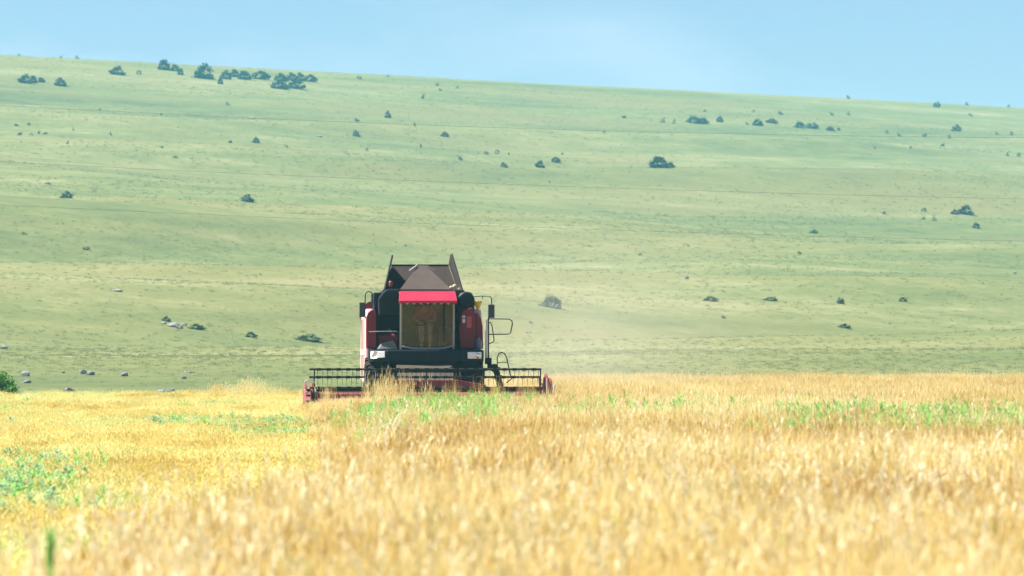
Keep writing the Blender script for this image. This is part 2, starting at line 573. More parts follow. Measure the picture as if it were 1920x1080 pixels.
def scatter(name, label, pts, rot, scl, idx, meshes, kind='stuff'):
    n = len(pts)
    me = bpy.data.meshes.new(name)
    me.vertices.add(n)
    me.vertices.foreach_set('co', np.asarray(pts, dtype=np.float32).ravel())
    a = me.attributes.new('rot', 'FLOAT_VECTOR', 'POINT'); a.data.foreach_set('vector', np.asarray(rot, dtype=np.float32).ravel())
    a = me.attributes.new('scl', 'FLOAT_VECTOR', 'POINT'); a.data.foreach_set('vector', np.asarray(scl, dtype=np.float32).ravel())
    a = me.attributes.new('idx', 'INT', 'POINT'); a.data.foreach_set('value', np.asarray(idx, dtype=np.int32))
    o = tag(link(name, me), label, kind=kind)
    ng = bpy.data.node_groups.new(name, 'GeometryNodeTree')
    ng.interface.new_socket('Geometry', in_out='INPUT', socket_type='NodeSocketGeometry')
    ng.interface.new_socket('Geometry', in_out='OUTPUT', socket_type='NodeSocketGeometry')
    gi, go = ng.nodes.new('NodeGroupInput'), ng.nodes.new('NodeGroupOutput')
    ip = ng.nodes.new('GeometryNodeInstanceOnPoints')
    ci = ng.nodes.new('GeometryNodeCollectionInfo')
    ci.inputs['Collection'].default_value = hidden_collection(name, meshes)
    ci.inputs['Separate Children'].default_value = True
    ci.inputs['Reset Children'].default_value = True

    def attr(nm, ty):
        q = ng.nodes.new('GeometryNodeInputNamedAttribute')
        q.data_type = ty
        q.inputs['Name'].default_value = nm
        return q.outputs['Attribute']
    ip.inputs['Pick Instance'].default_value = True
    L = ng.links.new
    L(gi.outputs[0], ip.inputs['Points'])
    L(ci.outputs[0], ip.inputs['Instance'])
    L(attr('idx', 'INT'), ip.inputs['Instance Index'])
    L(attr('rot', 'FLOAT_VECTOR'), ip.inputs['Rotation'])
    L(attr('scl', 'FLOAT_VECTOR'), ip.inputs['Scale'])
    L(ip.outputs[0], go.inputs[0])
    md = o.modifiers.new('scatter', 'NODES')
    md.node_group = ng
    return o


# ------------------------------------------------------------------ plants of the field
def ribbon(mb, pts, w, tip=0.2, side=None):
    """a flat blade along pts"""
    pts = [Vector(p) for p in pts]
    d = (pts[-1] - pts[0])
    sd = side or Vector((-d.y, d.x, 0))
    if sd.length < 1e-4:
        a = random.uniform(0, 6.28); sd = Vector((math.cos(a), math.sin(a), 0))
    sd.normalize()
    vs, n = [], len(pts)
    for i, p in enumerate(pts):
        q = i / (n - 1)
        ww = w * (1 - (1 - tip) * q) * .5
        vs += [p - sd * ww, p + sd * ww]
    mb.add(vs, [(2 * i, 2 * i + 1, 2 * i + 3, 2 * i + 2) for i in range(n - 1)])


def ear(mb, p, d, L, r):
    d = d.normalized()
    a = d.orthogonal().normalized(); b = d.cross(a)
    vs = [p] + [p + d * L * .35 + (a * math.cos(k * 2.094) + b * math.sin(k * 2.094)) * r for k in range(3)] + \
         [p + d * L * .75 + (a * math.cos(k * 2.094) + b * math.sin(k * 2.094)) * r * .8 for k in range(3)] + [p + d * L]
    fs = []
    for k in range(3):
        j = (k + 1) % 3
        fs += [(0, 1 + j, 1 + k), (1 + k, 1 + j, 4 + j, 4 + k), (4 + k, 4 + j, 7)]
    mb.add(vs, fs)


def wheat_patch(seed, size=0.75, n=190, h=0.72, hv=0.085, tall=0.06, mats=('wheat_stem', 'wheat_ear', 'wheat_leaf')):
    random.seed(seed)
    mb = MB()
    for k in range(n):
        x, y = random.uniform(-size, size) * .5, random.uniform(-size, size) * .5
        hh = h + random.gauss(0, hv)
        if random.random() < tall: hh += random.uniform(0.06, 0.2)
        la, lm = random.uniform(0, 6.28), random.uniform(0.02, 0.16)
        lean = Vector((math.cos(la) * lm + .03, math.sin(la) * lm, 0))
        p0 = Vector((x, y, 0)); p1 = p0 + lean * .35 * hh + Vector((0, 0, hh * .55)); p2 = p0 + lean * hh + Vector((0, 0, hh * .92))
        a = random.uniform(0, 6.28); sd = Vector((math.cos(a), math.sin(a), 0))
        mb.cur = 0
        ribbon(mb, [p0, p1, p2], 0.0048, 0.6, sd)
        mb.cur = 1
        dr = (Vector((lean.x, lean.y, 0)) * 1.8 + Vector((random.uniform(-.2, .2), random.uniform(-.2, .2), random.uniform(.7, 1.0)))).normalized()
        L = random.uniform(.07, .105)
        ear(mb, p2, dr, L, random.uniform(.0042, .0062))
        for q in range(3):                      # awns
            ad = (dr + Vector((random.uniform(-.3, .3), random.uniform(-.3, .3), random.uniform(-.2, .4)))).normalized()
            s0 = p2 + dr * L * random.uniform(.4, .9)
            ribbon(mb, [s0, s0 + ad * random.uniform(.06, .11)], 0.0028, 0.3)
        mb.cur = 2
        if random.random() < .75:
            zz = random.uniform(.35, .8)
            s0 = p0.lerp(p2, zz); a = random.uniform(0, 6.28); r = random.uniform(.04, .12)
            e = Vector((math.cos(a) * r, math.sin(a) * r, 0))
            ribbon(mb, [s0, s0 + e * .4 + Vector((0, 0, .09)), s0 + e + Vector((0, 0, random.uniform(.0, .16)))], 0.006, 0.15)
    return mb.mesh("wheat", [M[q] for q in mats])


def stubble_patch(seed, size=0.8, n=150):
    random.seed(seed)
    mb = MB()
    for k in range(n):
        x, y = random.uniform(-size, size) * .5, random.uniform(-size, size) * .5
        hh = random.uniform(.12, .27)
        a = random.uniform(0, 6.28); lm = random.uniform(0, .3) * hh
        ribbon(mb, [(x, y, 0), (x + math.cos(a) * lm, y + math.sin(a) * lm, hh)], 0.008, 0.8)
    for k in range(int(n * .55)):               # loose straw lying on the stubble
        x, y = random.uniform(-size, size) * .5, random.uniform(-size, size) * .5
        a = random.uniform(0, 6.28); l = random.uniform(.1, .3); z = random.uniform(.08, .24)
        e = Vector((math.cos(a) * l, math.sin(a) * l, random.uniform(-.05, .09)))
        p = Vector((x, y, z))
        ribbon(mb, [p, p + e * .5 + Vector((0, 0, .02)), p + e], 0.010, 0.5)
    return mb.mesh("stubble", [M['stubble_straw']])


def weed_plant(seed, h=0.9, n=16, mat='weed_green', leaf=(0.16, 0.035)):
    random.seed(seed)
    mb = MB()
    for st in range(3):
        bx, by = random.uniform(-.07, .07), random.uniform(-.07, .07)
        hh = h * random.uniform(.75, 1.05)
        top = Vector((bx * 2.2, by * 2.2, hh))
        base = Vector((bx, by, 0))
        ribbon(mb, [base, base.lerp(top, .5), top], 0.010, 0.5, Vector((1, .3, 0)))
        for k in range(n):
            q = random.uniform(.25, 1.0)
            s0 = base.lerp(top, q)
            a = random.uniform(0, 6.28); l = leaf[0] * random.uniform(.6, 1.2) * (1.25 - .6 * q)
            up = random.uniform(.5, 1.8)
            e = Vector((math.cos(a), math.sin(a), up)).normalized() * l
            sd = Vector((-math.sin(a), math.cos(a), random.uniform(-.3, .3)))
            w = leaf[1] * random.uniform(.7, 1.2)
            m1 = s0 + e * .45; en = s0 + e + Vector((0, 0, -.25 * l))
            mb.add([s0, m1 - sd * w * .5, en, m1 + sd * w * .5], [(0, 1, 2, 3)])
    return mb.mesh("weed", [M[mat]])


def grass_tuft(seed):
    random.seed(seed)
    mb = MB()
    for k in range(16):
        a = random.uniform(0, 6.28); r = random.uniform(0, .22)
        x, y = math.cos(a) * r, math.sin(a) * r
        h = random.uniform(.12, .34); b = random.uniform(.02, .2); a2 = random.uniform(0, 6.28)
        p0 = Vector((x, y, 0)); e = Vector((math.cos(a2) * b, math.sin(a2) * b, h))
        ribbon(mb, [p0, p0 + e * .55, p0 + e + Vector((0, 0, -.04))], .028, .2)
    return mb.mesh("grass_tuft", [M['pasture_grass']])


# where the combine stands and how it is turned
CX, CY, YAW = -2.04, 137.6, R(2.7)


def edge_x(y):
    """x of the boundary between stubble (left) and standing wheat (right)"""
    wob = 0.22 * math.sin(y * .31) + 0.16 * math.sin(y * .83 + 1)
    if y < 136.4:
        e = float(np.interp(y, [15, 28, 31, 37, 44, 56, 76, 100, 125, 136.4], [-3.4, -2.5, -2.38, -2.17, -2.0, -1.95, -2.3, -3.2, -4.55, -5.05]))
        return e + wob * min(1.0, max(0.0, (134 - y) / 10))
    return 1.05 - (y - 136.4) * 0.03 + wob * .4


def fbm(x, y, s, o=3):
    v, a = 0.0, 1.0
    for k in range(o):
        v += a * mnoise.noise(Vector((x / s, y / s, 11.3 + k * 5)))
        s *= .5; a *= .5
    return v


def weed_amount(x, y):
    """how much green grows in the standing crop there"""
    px = 960 + x / y * FPX
    a = sstep(70, 80, y) * (1 - sstep(104, 114, y)) * sstep(650, 700, px) * (1 - sstep(900, 1000, px))
    b = sstep(62, 67, y) * (1 - sstep(84, 92, y)) * sstep(1360, 1600, px) * 1.9
    c = sstep(70, 78, y) * (1 - sstep(100, 110, y)) * sstep(900, 1000, px) * (1 - sstep(1500, 1650, px)) * .22
    return max(a * 1.35, b, c)


wheat_kinds = [wheat_patch(100 + k) for k in range(7)]
wp, wr, ws, wi = [], [], [], []
gp, gr, gs, gi_ = [], [], [], []
sp, sr, ss, si = [], [], [], []
bp, br, bs, bi = [], [], [], []
STEP = 0.5
y = 15.0
while y < 201:
    half = 0.096 * y + 2.2
    x = -half
    while x < half:
        xx, yy = x + random.uniform(-.25, .25), y + random.uniform(-.25, .25)
        ex = edge_x(yy)
        in_machine = (yy > 135.9 and yy < 148 and -5.3 < xx < 1.15)
        if xx > ex and not in_machine:
            hsc = 1.0 + 0.15 * fbm(xx, yy, 2.8) + 0.05 * fbm(xx, yy, 14)
            hsc *= 1 - (.30 + .12 * sstep(-3.4, -4.8, xx)) * sstep(98, 128, yy) * (1 - sstep(136, 138, yy)) * (1 - sstep(.2, 3.0, xx))
            hsc *= .45 + .55 * sstep(-.2, 1.6, xx - ex + random.uniform(-.3, .3)) if yy < 130 else 1
            g = weed_amount(xx, yy) * (0.55 + 2.3 * fbm(xx, yy, 2.0))
            wp.append((xx, yy, .02)); wr.append((random.uniform(-.05, .05), random.uniform(-.05, .05), random.uniform(0, 6.28)))
            q = hsc * random.uniform(.95, 1.05)
            ws.append((1, 1, q)); wi.append(random.randrange(7))
            if random.random() < min(.85, g) :
                for k in range(4 if g > .5 else 2):
                    gp.append((xx + random.uniform(-.3, .3), yy + random.uniform(-.3, .3), .02))
                    gr.append((0, 0, random.uniform(0, 6.28))); q = random.uniform(.85, 1.15) * min(1.0, hsc + .06)
                    gs.append((1, 1, q)); gi_.append(random.randrange(5))
            elif random.random() < .006:
                gp.append((xx, yy, .02)); gr.append((0, 0, random.uniform(0, 6.28))); gs.append((1, 1, 1)); gi_.append(random.randrange(5))
        elif not in_machine or xx < -5.4:
            sp.append((xx, yy, .02)); sr.append((0, 0, random.uniform(0, 6.28)))
            q = random.uniform(.8, 1.15) * (1 + .25 * fbm(xx, yy, 6))
            ss.append((1, 1, q)); si.append(random.randrange(5))
            if random.random() < .33 + .5 * fbm(xx, yy, 4):
                wp.append((xx, yy, .02)); wr.append((random.uniform(-.15, .15), random.uniform(-.15, .15), random.uniform(0, 6.28)))
                ws.append((1.1, 1.1, random.uniform(.28, .50))); wi.append(14 + random.randrange(3))
            px = 960 + xx / yy * FPX
            strip = sstep(113, 116, yy) * (1 - sstep(122, 125, yy)) * sstep(280, 310, px) * 1.1
            strip2 = sstep(50, 56, yy) * (1 - sstep(74, 84, yy)) * (1 - sstep(40, 240, px)) * .5
            strip3 = sstep(95, 100, yy) * (1 - sstep(108, 114, yy)) * sstep(380, 500, px) * .35
            if 455 < px < 510: strip *= .25
            g = max(strip, strip2, strip3) * (.75 + 1.5 * fbm(xx, yy, 2.2))
            for k in range(3):
                if random.random() < g + .004:
                    bp.append((xx + random.uniform(-.25, .25), yy + random.uniform(-.25, .25), .02)); br.append((0, 0, random.uniform(0, 6.28)))
                    q = random.uniform(.9, 1.35); bs.append((q, q, q)); bi.append(random.randrange(4))
        x += STEP
    y += STEP
# ragged uncut tufts along the far left rim of the field and in front of the header
tall = [wheat_patch(300 + k, size=.6, n=60, h=.90, hv=.12, tall=.3) for k in range(3)]
tp, trr, ts, ti = [], [], [], []
for px, D, n_, sz in ((422, 199, 5, .62), (470, 198, 8, .72), (395, 199, 3, .55), (520, 197, 6, .55), (560, 190, 6, .5)):
    for k in range(n_):
        tp.append(((px + random.uniform(-22, 22) - 960) / FPX * D, D + random.uniform(-1, 1), .02))
        trr.append((0, 0, random.uniform(0, 6.28))); q = random.uniform(.8, 1.1) * sz; ts.append((1, 1, q)); ti.append(random.randrange(3))
for k in range(10):
    px = random.gauss(735, 26)
    tp.append(((px - 960) / FPX * 134, random.uniform(132.5, 135.6), .02)); trr.append((0, 0, random.uniform(0, 6.28)))
    q = random.uniform(.9, 1.15); ts.append((.8, .8, q)); ti.append(random.randrange(3))
for k in range(26):
    px = random.uniform(590, 1005)
    tp.append(((px - 960) / FPX * 134.5, random.uniform(133.4, 135.6), .02)); trr.append((0, 0, random.uniform(0, 6.28)))
    q = random.uniform(.72, .98); ts.append((.3, .3, q)); ti.append(random.randrange(3))
for k in range(260):
    D = random.uniform(30, 196); px = random.uniform(-60, 1980); xx = (px - 960) / FPX * D
    if xx > edge_x(D) + .4:
        tp.append((xx, D, .02)); trr.append((0, 0, random.uniform(0, 6.28))); ts.append((.35, .35, random.uniform(.95, 1.08))); ti.append(random.randrange(3))
def plume_patch(seed):
    random.seed(seed)
    mb = MB()
    for k in range(5):
        p0 = Vector((random.uniform(-.35, .35), random.uniform(-.35, .35), 0))
        hh = random.uniform(.74, .98); a = random.uniform(0, 6.28); l = random.uniform(.02, .16)
        p2 = p0 + Vector((math.cos(a) * l + .04, math.sin(a) * l, hh))
        ribbon(mb, [p0, p0.lerp(p2, .5) + Vector((0, 0, .03)), p2], .0045, .6)
        d = Vector((math.cos(a) * l * 4, math.sin(a) * l * 4, 1)).normalized()
        for q in range(9):                     # loose panicle
            b = p2 + d * random.uniform(-.14, .05)
            e = (d + Vector((random.uniform(-.6, .6), random.uniform(-.6, .6), 0))).normalized()
            ear(mb, b, e, random.uniform(.035, .07), .0045)
    return mb.mesh("plume", [M['plume']])


plumes = [plume_patch(330 + k) for k in range(4)]
random.seed(77)
for k in range(1500):
    D = 22 * (198 / 22) ** random.random(); px = random.uniform(-80, 2000); xx = (px - 960) / FPX * D
    if xx > edge_x(D) + .3 and not (98 < D < 136 and xx < 2):
        tp.append((xx, D, .02)); trr.append((0, 0, random.uniform(0, 6.28))); ts.append((1, 1, random.uniform(.92, 1.1))); ti.append(3 + random.randrange(4))
base = len(wi)
scatter("standing_wheat", "ripe golden wheat standing across the foreground and the right of the field",
        wp + tp, wr + trr, ws + ts, wi + [7 + k for k in ti], wheat_kinds + tall + plumes + [wheat_patch(350 + k, mats=('stubble_straw',) * 3) for k in range(3)])
scatter("stubble", "short golden stubble and loose straw on the mown left side of the field", sp, sr, ss, si,
        [stubble_patch(200 + k) for k in range(5)])
scatter("green_weeds", "bright green leafy weeds growing up through the standing wheat", gp, gr, gs, gi_,
        [weed_plant(400 + k, h=.90, n=26, leaf=(.22, .020)) for k in range(5)])
scatter("low_weeds", "low bluish green weeds spreading over the stubble", bp, br, bs, bi,
        [weed_plant(500 + k, h=.34, n=22, mat='weed_blue', leaf=(.12, .035)) for k in range(2)] +
        [weed_plant(510 + k, h=.34, n=22, mat='weed_green', leaf=(.12, .03)) for k in range(2)])

# tufts on the foot of the hill
hp, hr, hs, hi = [], [], [], []
for k in range(70000):
    D = 208 * (1470 / 208) ** (random.random() ** 1.15)
    xx = random.uniform(-1, 1) * (0.097 * D + 2)
    if fbm(xx - D * .6, D * .6, 34) + random.uniform(-.5, .5) < -.05 or random.random() > sstep(215, 300, D): continue
    hp.append((xx, D, Z(xx, D) - .02)); hr.append((0, 0, random.uniform(0, 6.28)))
    q = random.uniform(.5, 1.0) * (.35 + .65 * min(1.9, (D / 420)) ); hs.append((q * 1.25, q * 1.25, q * .55)); hi.append(random.randrange(5))
scatter("pasture_tufts", "tufts of pasture grass all over the hill", hp, hr, hs, hi, [grass_tuft(600 + k) for k in range(5)])

# one tall green weed near the camera, bottom left
weed = link("weed", None)
weed.location = ((91 - 960) / FPX * 22.0, 22.0, .02)
tag(weed, "tall blurred green weed among wheat close to the camera", 'weed')
mb = MB()
mb.tube([(0, 0, 0), (.004, 0, .6), (.010, 0, 1.08)], [.007, .006, .003], 6)
mb.build("stem", M['weed_green'], weed)
random.seed(5)
for k in range(30):
    z0 = random.uniform(.45, 1.0); a = random.uniform(0, 6.28); l = random.uniform(.09, .16)
    p0 = Vector((.008 * z0, 0, z0)); e = Vector((math.cos(a) * .22, math.sin(a) * .22, 1)).normalized() * l
    q = MB(); ribbon(q, [p0, p0 + e * .5, p0 + e], .026, .1, Vector((-math.sin(a), math.cos(a), 0)))
    q.build("leaf", M['weed_green'], weed)

# ------------------------------------------------------------------ combine harvester
combine = link("combine_harvester", None)
combine.location = (CX, CY, 0.0)
combine.rotation_euler = (0, 0, YAW)
tag(combine, "dusty red combine harvester driving through the wheat with its reel down and tank lids raised", 'combine harvester')


def P(mb, name, mat, parent=combine, bevel=0.0, smooth=False, label=None):
    o = mb.build(name, M[mat] if isinstance(mat, str) else mat, parent, bevel, smooth)
    if label: o['label'] = label
    return o


# hull behind the cab
mb = MB()
mb.prism_x([(3.35, 1.55), (3.35, 2.3), (3.75, 2.45), (3.75, 3.28), (6.6, 3.28), (7.6, 2.95), (9.0, 2.3), (9.4, 1.6), (9.1, 1.15), (6.0, .95), (4.0, 1.2)], -1.22, 1.22)
P(mb, "hull", 'dark_blue', bevel=.03)
# long red side panels, rounded at the top front
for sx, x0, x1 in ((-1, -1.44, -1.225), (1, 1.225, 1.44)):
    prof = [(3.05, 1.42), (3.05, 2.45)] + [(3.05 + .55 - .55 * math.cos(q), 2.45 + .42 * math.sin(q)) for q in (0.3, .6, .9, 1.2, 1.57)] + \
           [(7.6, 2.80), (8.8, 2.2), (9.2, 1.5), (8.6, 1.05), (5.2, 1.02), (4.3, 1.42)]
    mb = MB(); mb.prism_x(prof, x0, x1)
    sp_ = P(mb, "side_panel", 'sunlit_side_red', bevel=.05)
    xx = x0 if sx < 0 else x1
    for yy in (4.55, 6.1, 7.4):
        q = MB(); q.box(min(xx, xx + sx * .012), max(xx, xx + sx * .012), yy - .02, yy + .02, 1.2, 2.62)
        P(q, "panel_seam", 'dark_blue', sp_)
    if sx < 0:
        q = MB(); q.box(x0 - .013, x0 + .002, 3.4, 8.2, 1.72, 1.86)
        P(q, "trim_stripe", 'white_rail', sp_)

# --- left front (in the photo): dark hood, open bay, red tool panel
mb = MB()
mb.prism_y([(-1.11, 2.70), (-1.12, 3.12), (-1.00, 3.28), (-.90, 3.36), (-.58, 3.36), (-.58, 2.70)], 3.0, 3.72)
o = P(mb, "engine_hood", 'dark_blue', bevel=.04)
for k in range(5):
    mb = MB(); mb.box(-.98 + k * .07, -.95 + k * .07, 2.985, 3.003, 2.78, 3.2)
    P(mb, "vent_slat", 'black_steel', o)
mb = MB(); mb.box(-1.20, -.60, 3.62, 3.70, 1.86, 2.70)
mb.box(-1.215, -1.15, 3.05, 3.66, 1.86, 2.70)
P(mb, "service_bay", 'black_steel')
mb = MB(); mb.prism_x([(3.2, 1.86), (3.2, 2.22), (3.58, 2.30), (3.58, 1.86)], -1.14, -.62)
P(mb, "battery_box", 'red_paint', bevel=.03, label="dark red low box in the open bay beside the cab")
mb = MB()
mb.prism_y([(-1.43, 1.88), (-1.43, 2.62), (-1.39, 2.76), (-1.31, 2.84), (-1.225, 2.86), (-1.18, 2.80), (-1.18, 1.88)], 2.86, 3.04)
P(mb, "front_panel", 'red_paint', bevel=.03)
mb = MB(); mb.tube([(-1.36, 2.78, 2.30), (-1.0, 2.76, 2.31), (-.66, 2.80, 2.31)], .012)
P(mb, "guard_rail", 'bare_metal')
mb = MB()      # folded cover lying on the platform
mb.loft([(-1.15, 2.55, 1.86), (-.66, 2.55, 1.86), (-.64, 3.1, 1.86), (-1.18, 3.1, 1.86)],
        [(-1.05, 2.66, 2.02), (-.78, 2.64, 2.09), (-.72, 3.0, 2.07), (-1.1, 3.0, 1.98)])
P(mb, "folded_cover", 'grey_cover', bevel=.03, smooth=True)

# --- right front: intake drum, red panel with stickers, side panel, canister, funnel
mb = MB()
mb.lathe([(0, .10), (.015, .18), (.05, .215), (.5, .215), (.56, .19), (.58, .1)], (1.05, 3.05, 3.08), 'y', 28)
mb.prism_y([(.84, 2.74), (.84, 3.08), (1.262, 3.08), (1.262, 2.74)], 3.10, 3.60)
P(mb, "air_intake", 'dark_blue', bevel=.0, smooth=False)
mb = MB(); mb.prism_y([(.90, 1.88), (.86, 2.30), (.90, 2.74), (1.0, 2.86), (1.20, 2.90), (1.275, 2.72), (1.29, 1.88)], 2.92, 3.4)
pn = P(mb, "front_panel", 'red_paint', bevel=.03)
mb = MB(); mb.box(.955, 1.02, 2.912, 2.919, 2.52, 2.70)
st = P(mb, "sticker", 'sticker_white', pn)
mb = MB(); mb.lathe([(0, .024), (.004, .024)], (.987, 2.906, 2.63), 'y', 14)
q = MB(); q.box(1.06, 1.18, 2.912, 2.919, 2.40, 2.68)
P(q, "sticker", 'sticker_red', pn)
P(mb, "sticker", 'sticker_blue', pn)
mb = MB()
mb.prism_y([(1.295, 1.88), (1.295, 2.80), (1.36, 2.74), (1.42, 2.62), (1.46, 2.44), (1.47, 1.88)], 2.98, 3.04)
mb.prism_y([(1.295, 1.88), (1.295, 2.76), (1.35, 2.70), (1.41, 2.58), (1.445, 2.42), (1.455, 1.88)], 3.04, 3.6)
P(mb, "corner_panel", 'red_paint', bevel=.02)
mb = MB(); mb.lathe([(0, .05), (.02, .07), (.2, .075), (.24, .05), (.26, .03), (.29, .03)], (1.36, 2.88, 1.87), 'z', 16)
P(mb, "canister", 'canister_blue', smooth=True)
mb = MB()
mb.lathe([(0, .03), (.04, .032), (.05, .045), (.21, .105), (.235, .108), (.236, .09), (.08, .03)], (1.345, 3.15, 2.83), 'z', 18)
P(mb, "funnel", 'yellow_plastic', smooth=True)

# --- grain tank with raised lids
mb = MB()
mb.box(-1.0, 1.04, 3.78, 6.5, 3.284, 3.34)
tank = P(mb, "grain_tank", 'dust_steel', bevel=.01)
def lid(pts, name='tank_lid', mat='tank_brown', th=.022):
    mb = MB(); mb.plate(pts, th); return P(mb, name, mat, tank)
lid([(-.90, 6.15, 3.35), (.95, 6.15, 3.35), (.735, 6.62, 4.0), (-.70, 6.62, 4.0)])
lid([(-.93, 4.0, 3.35), (-.715, 4.9, 4.20), (-.705, 5.15, 4.22), (-.72, 6.58, 4.02), (-.92, 6.2, 3.35)])
lid([(.98, 4.0, 3.35), (.97, 6.2, 3.35), (.755, 6.58, 4.02), (.745, 5.15, 4.25), (.755, 4.9, 4.23)])
lid([(-.56, 3.95, 3.35), (.72, 3.95, 3.35), (.13, 5.55, 3.97), (-.06, 5.55, 3.97)])
mb = MB(); mb.tube([(-.945, 4.0, 3.35), (-.728, 4.9, 4.22)], .022); P(mb, "lid_edge", 'black_steel', tank)
mb = MB(); mb.tube([(.995, 4.0, 3.35), (.768, 4.9, 4.25)], .022); P(mb, "lid_edge", 'black_steel', tank)
mb = MB(); mb.tube([(-.71, 6.605, 4.005), (.745, 6.605, 4.005)], .018); P(mb, "lid_edge", 'black_steel', tank)
mb = MB(); mb.tube([(-.30, 5.02, 3.83), (-.09, 5.45, 3.985)], .018); P(mb, "lid_strut", 'white_rail', tank)
mb = MB(); mb.tube([(.36, 5.02, 3.82), (.15, 5.45, 3.98)], .014); P(mb, "lid_strut", 'dust_steel', tank)
mb = MB(); mb.lathe([(0, .03), (.05, .05), (.12, .05), (.15, .03)], (-.79, 4.05, 3.42), 'z', 12)
P(mb, "hinge_block", 'red_header', tank)
for k, (x, y, z, r) in enumerate(((.80, 3.9, 3.43, .06), (.90, 3.88, 3.36, .05), (.72, 3.98, 3.41, .05))):
    mb = MB(); mb.lathe([(0, r * .5), (r * .4, r), (r * 1.2, r * .9), (r * 1.6, r * .4)], (x, y, z - .04), 'z', 10)
    P(mb, "grain_heap", 'rim_yellow', tank, smooth=True)

# --- cab
cx0, cx1 = -.60, .75
mb = MB()
mb.box(cx0 + .03, cx1 - .03, 2.62, 4.0, 1.80, 1.865)                       # floor
mb.box(cx0 + .03, cx1 - .03, 3.68, 3.74, 1.865, 3.18)                      # rear wall
mb.box(cx0 + .03, cx1 - .03, 2.52, 3.74, 3.17, 3.22)                       # ceiling
cab = P(mb, "cab", 'cab_lining')
for x in (cx0, cx1 - .055):
    mb = MB(); mb.loft([(x, 2.56, 1.865), (x + .055, 2.56, 1.865), (x + .055, 2.64, 1.865), (x, 2.64, 1.865)],
                       [(x, 2.44, 3.16), (x + .055, 2.44, 3.16), (x + .055, 2.52, 3.16), (x, 2.52, 3.16)])
    P(mb, "cab_pillar", 'pale_frame', cab, bevel=.008)
    mb = MB(); mb.box(x, x + .055, 3.62, 3.70, 1.865, 3.16); P(mb, "cab_pillar", 'dark_blue', cab)
    xs = x + .015 if x < 0 else x + .030
    mb = MB(); mb.loft([(xs, 2.645, 1.95), (xs, 3.615, 1.95), (xs, 3.615, 3.15), (xs, 2.525, 3.15)],
                       [(xs + .008, 2.645, 1.95), (xs + .008, 3.615, 1.95), (xs + .008, 3.615, 3.15), (xs + .008, 2.525, 3.15)])
    P(mb, "side_window", 'cab_glass', cab)
# windscreen, slightly bowed, its lower edge curved
mb = MB()
nx, nz = 12, 8
vs = []
for side in (0, 1):
    for j in range(nz + 1):
        for i in range(nx + 1):
            u = i / nx * 2 - 1
            x = cx0 + .056 + (cx1 - cx0 - .112) * i / nx
            low = 1.90 + .07 * abs(u) ** 4
            z = low + (3.13 - low) * j / nz
            y = 2.585 - .12 * (z - 1.87) / 1.29 - .07 * (1 - u * u) + side * .008
            vs.append((x, y, z))
nn = (nx + 1) * (nz + 1)
fs = []
for side in (0, 1):
    for j in range(nz):
        for i in range(nx):
            a = side * nn + j * (nx + 1) + i
            f = (a, a + 1, a + nx + 2, a + nx + 1)
            fs.append(f if side == 0 else f[::-1])
mb.add(vs, fs)
P(mb, "windscreen", 'cab_glass', cab, smooth=True)
mb = MB()
pts = []
for i in range(13):
    u = i / 12 * 2 - 1
    pts.append((cx0 + .05 + (cx1 - cx0 - .10) * i / 12, 2.57 - .07 * (1 - u * u), 1.885 + .07 * abs(u) ** 4))
mb.tube(pts, .026, 8)
P(mb, "windscreen_seal", 'pale_frame', cab, smooth=True)
mb = MB(); mb.tube([(.50, 2.43, 3.02), (.49, 2.46, 2.5), (.50, 2.50, 2.05)], .012); mb.box(.478, .505, 2.405, 2.435, 2.30, 2.98)
P(mb, "wiper", 'black_steel', cab)
mb = MB(); mb.tube([(-.20, 2.95, 1.87), (-.17, 3.0, 2.3), (-.12, 3.08, 2.48)], .035); P(mb, "steering_column", 'black_steel', cab)
mb = MB(); mb.tube([(-.10 + .17 * math.cos(q), 3.06 + .12 * math.sin(q), 2.52 + .06 * math.sin(q)) for q in np.linspace(0, 6.283, 21)], .013, 6, False)
P(mb, "steering_wheel", 'black_steel', cab)
mb = MB(); mb.box(-.19, .25, 3.15, 3.6, 2.22, 2.34); mb.prism_x([(3.55, 2.34), (3.52, 2.40), (3.60, 2.95), (3.66, 2.95), (3.66, 2.34)], -.17, .23)
mb.box(-.1, .16, 3.25, 3.5, 1.866, 2.22)
P(mb, "seat", 'seat_cloth', cab, bevel=.03)
mb = MB(); mb.box(.36, .58, 2.95, 3.55, 1.866, 2.42); P(mb, "console", 'grey_cover', cab, bevel=.02)
# roof with the bright sloping visor in front
mb = MB()
mb.prism_x([(2.46, 3.225), (2.46, 3.285), (3.7, 3.30), (3.7, 3.225)], cx0 - .02, cx1 + .02)
roof = P(mb, "cab_roof", 'visor_red', cab, bevel=.02)
mb = MB()
mb.loft([(cx0 - .045, 2.06, 3.03), (cx1 + .045, 2.06, 3.06), (cx1 + .04, 2.08, 3.09), (cx0 - .04, 2.08, 3.07)],
        [(cx0 - .01, 2.44, 3.26), (cx1 + .01, 2.44, 3.26), (cx1 + .01, 2.44, 3.30), (cx0 - .01, 2.44, 3.30)])
mb.prism_x([(2.055, 2.995), (2.052, 3.06), (2.10, 3.085), (2.12, 3.02)], cx0 - .04, cx1 + .04)
P(mb, "visor", 'visor_red', roof, bevel=.012)
mb = MB(); mb.box(cx0 + .02, cx1 - .02, 2.34, 2.40, 2.98, 3.235); P(mb, "light_board", 'black_steel', cab)
for k in range(7):
    x = cx0 + .17 + k * (cx1 - cx0 - .34) / 6
    mb = MB(); mb.lathe([(0, .030), (.03, .036), (.06, .02)], (x, 2.27, 3.005), 'y', 12)
    P(mb, "work_light", 'bare_metal', cab)
mb = MB(); mb.box(.0, .16, 2.29, 2.335, 2.955, 3.005); P(mb, "rear_view_camera", 'black_steel', cab, bevel=.01)

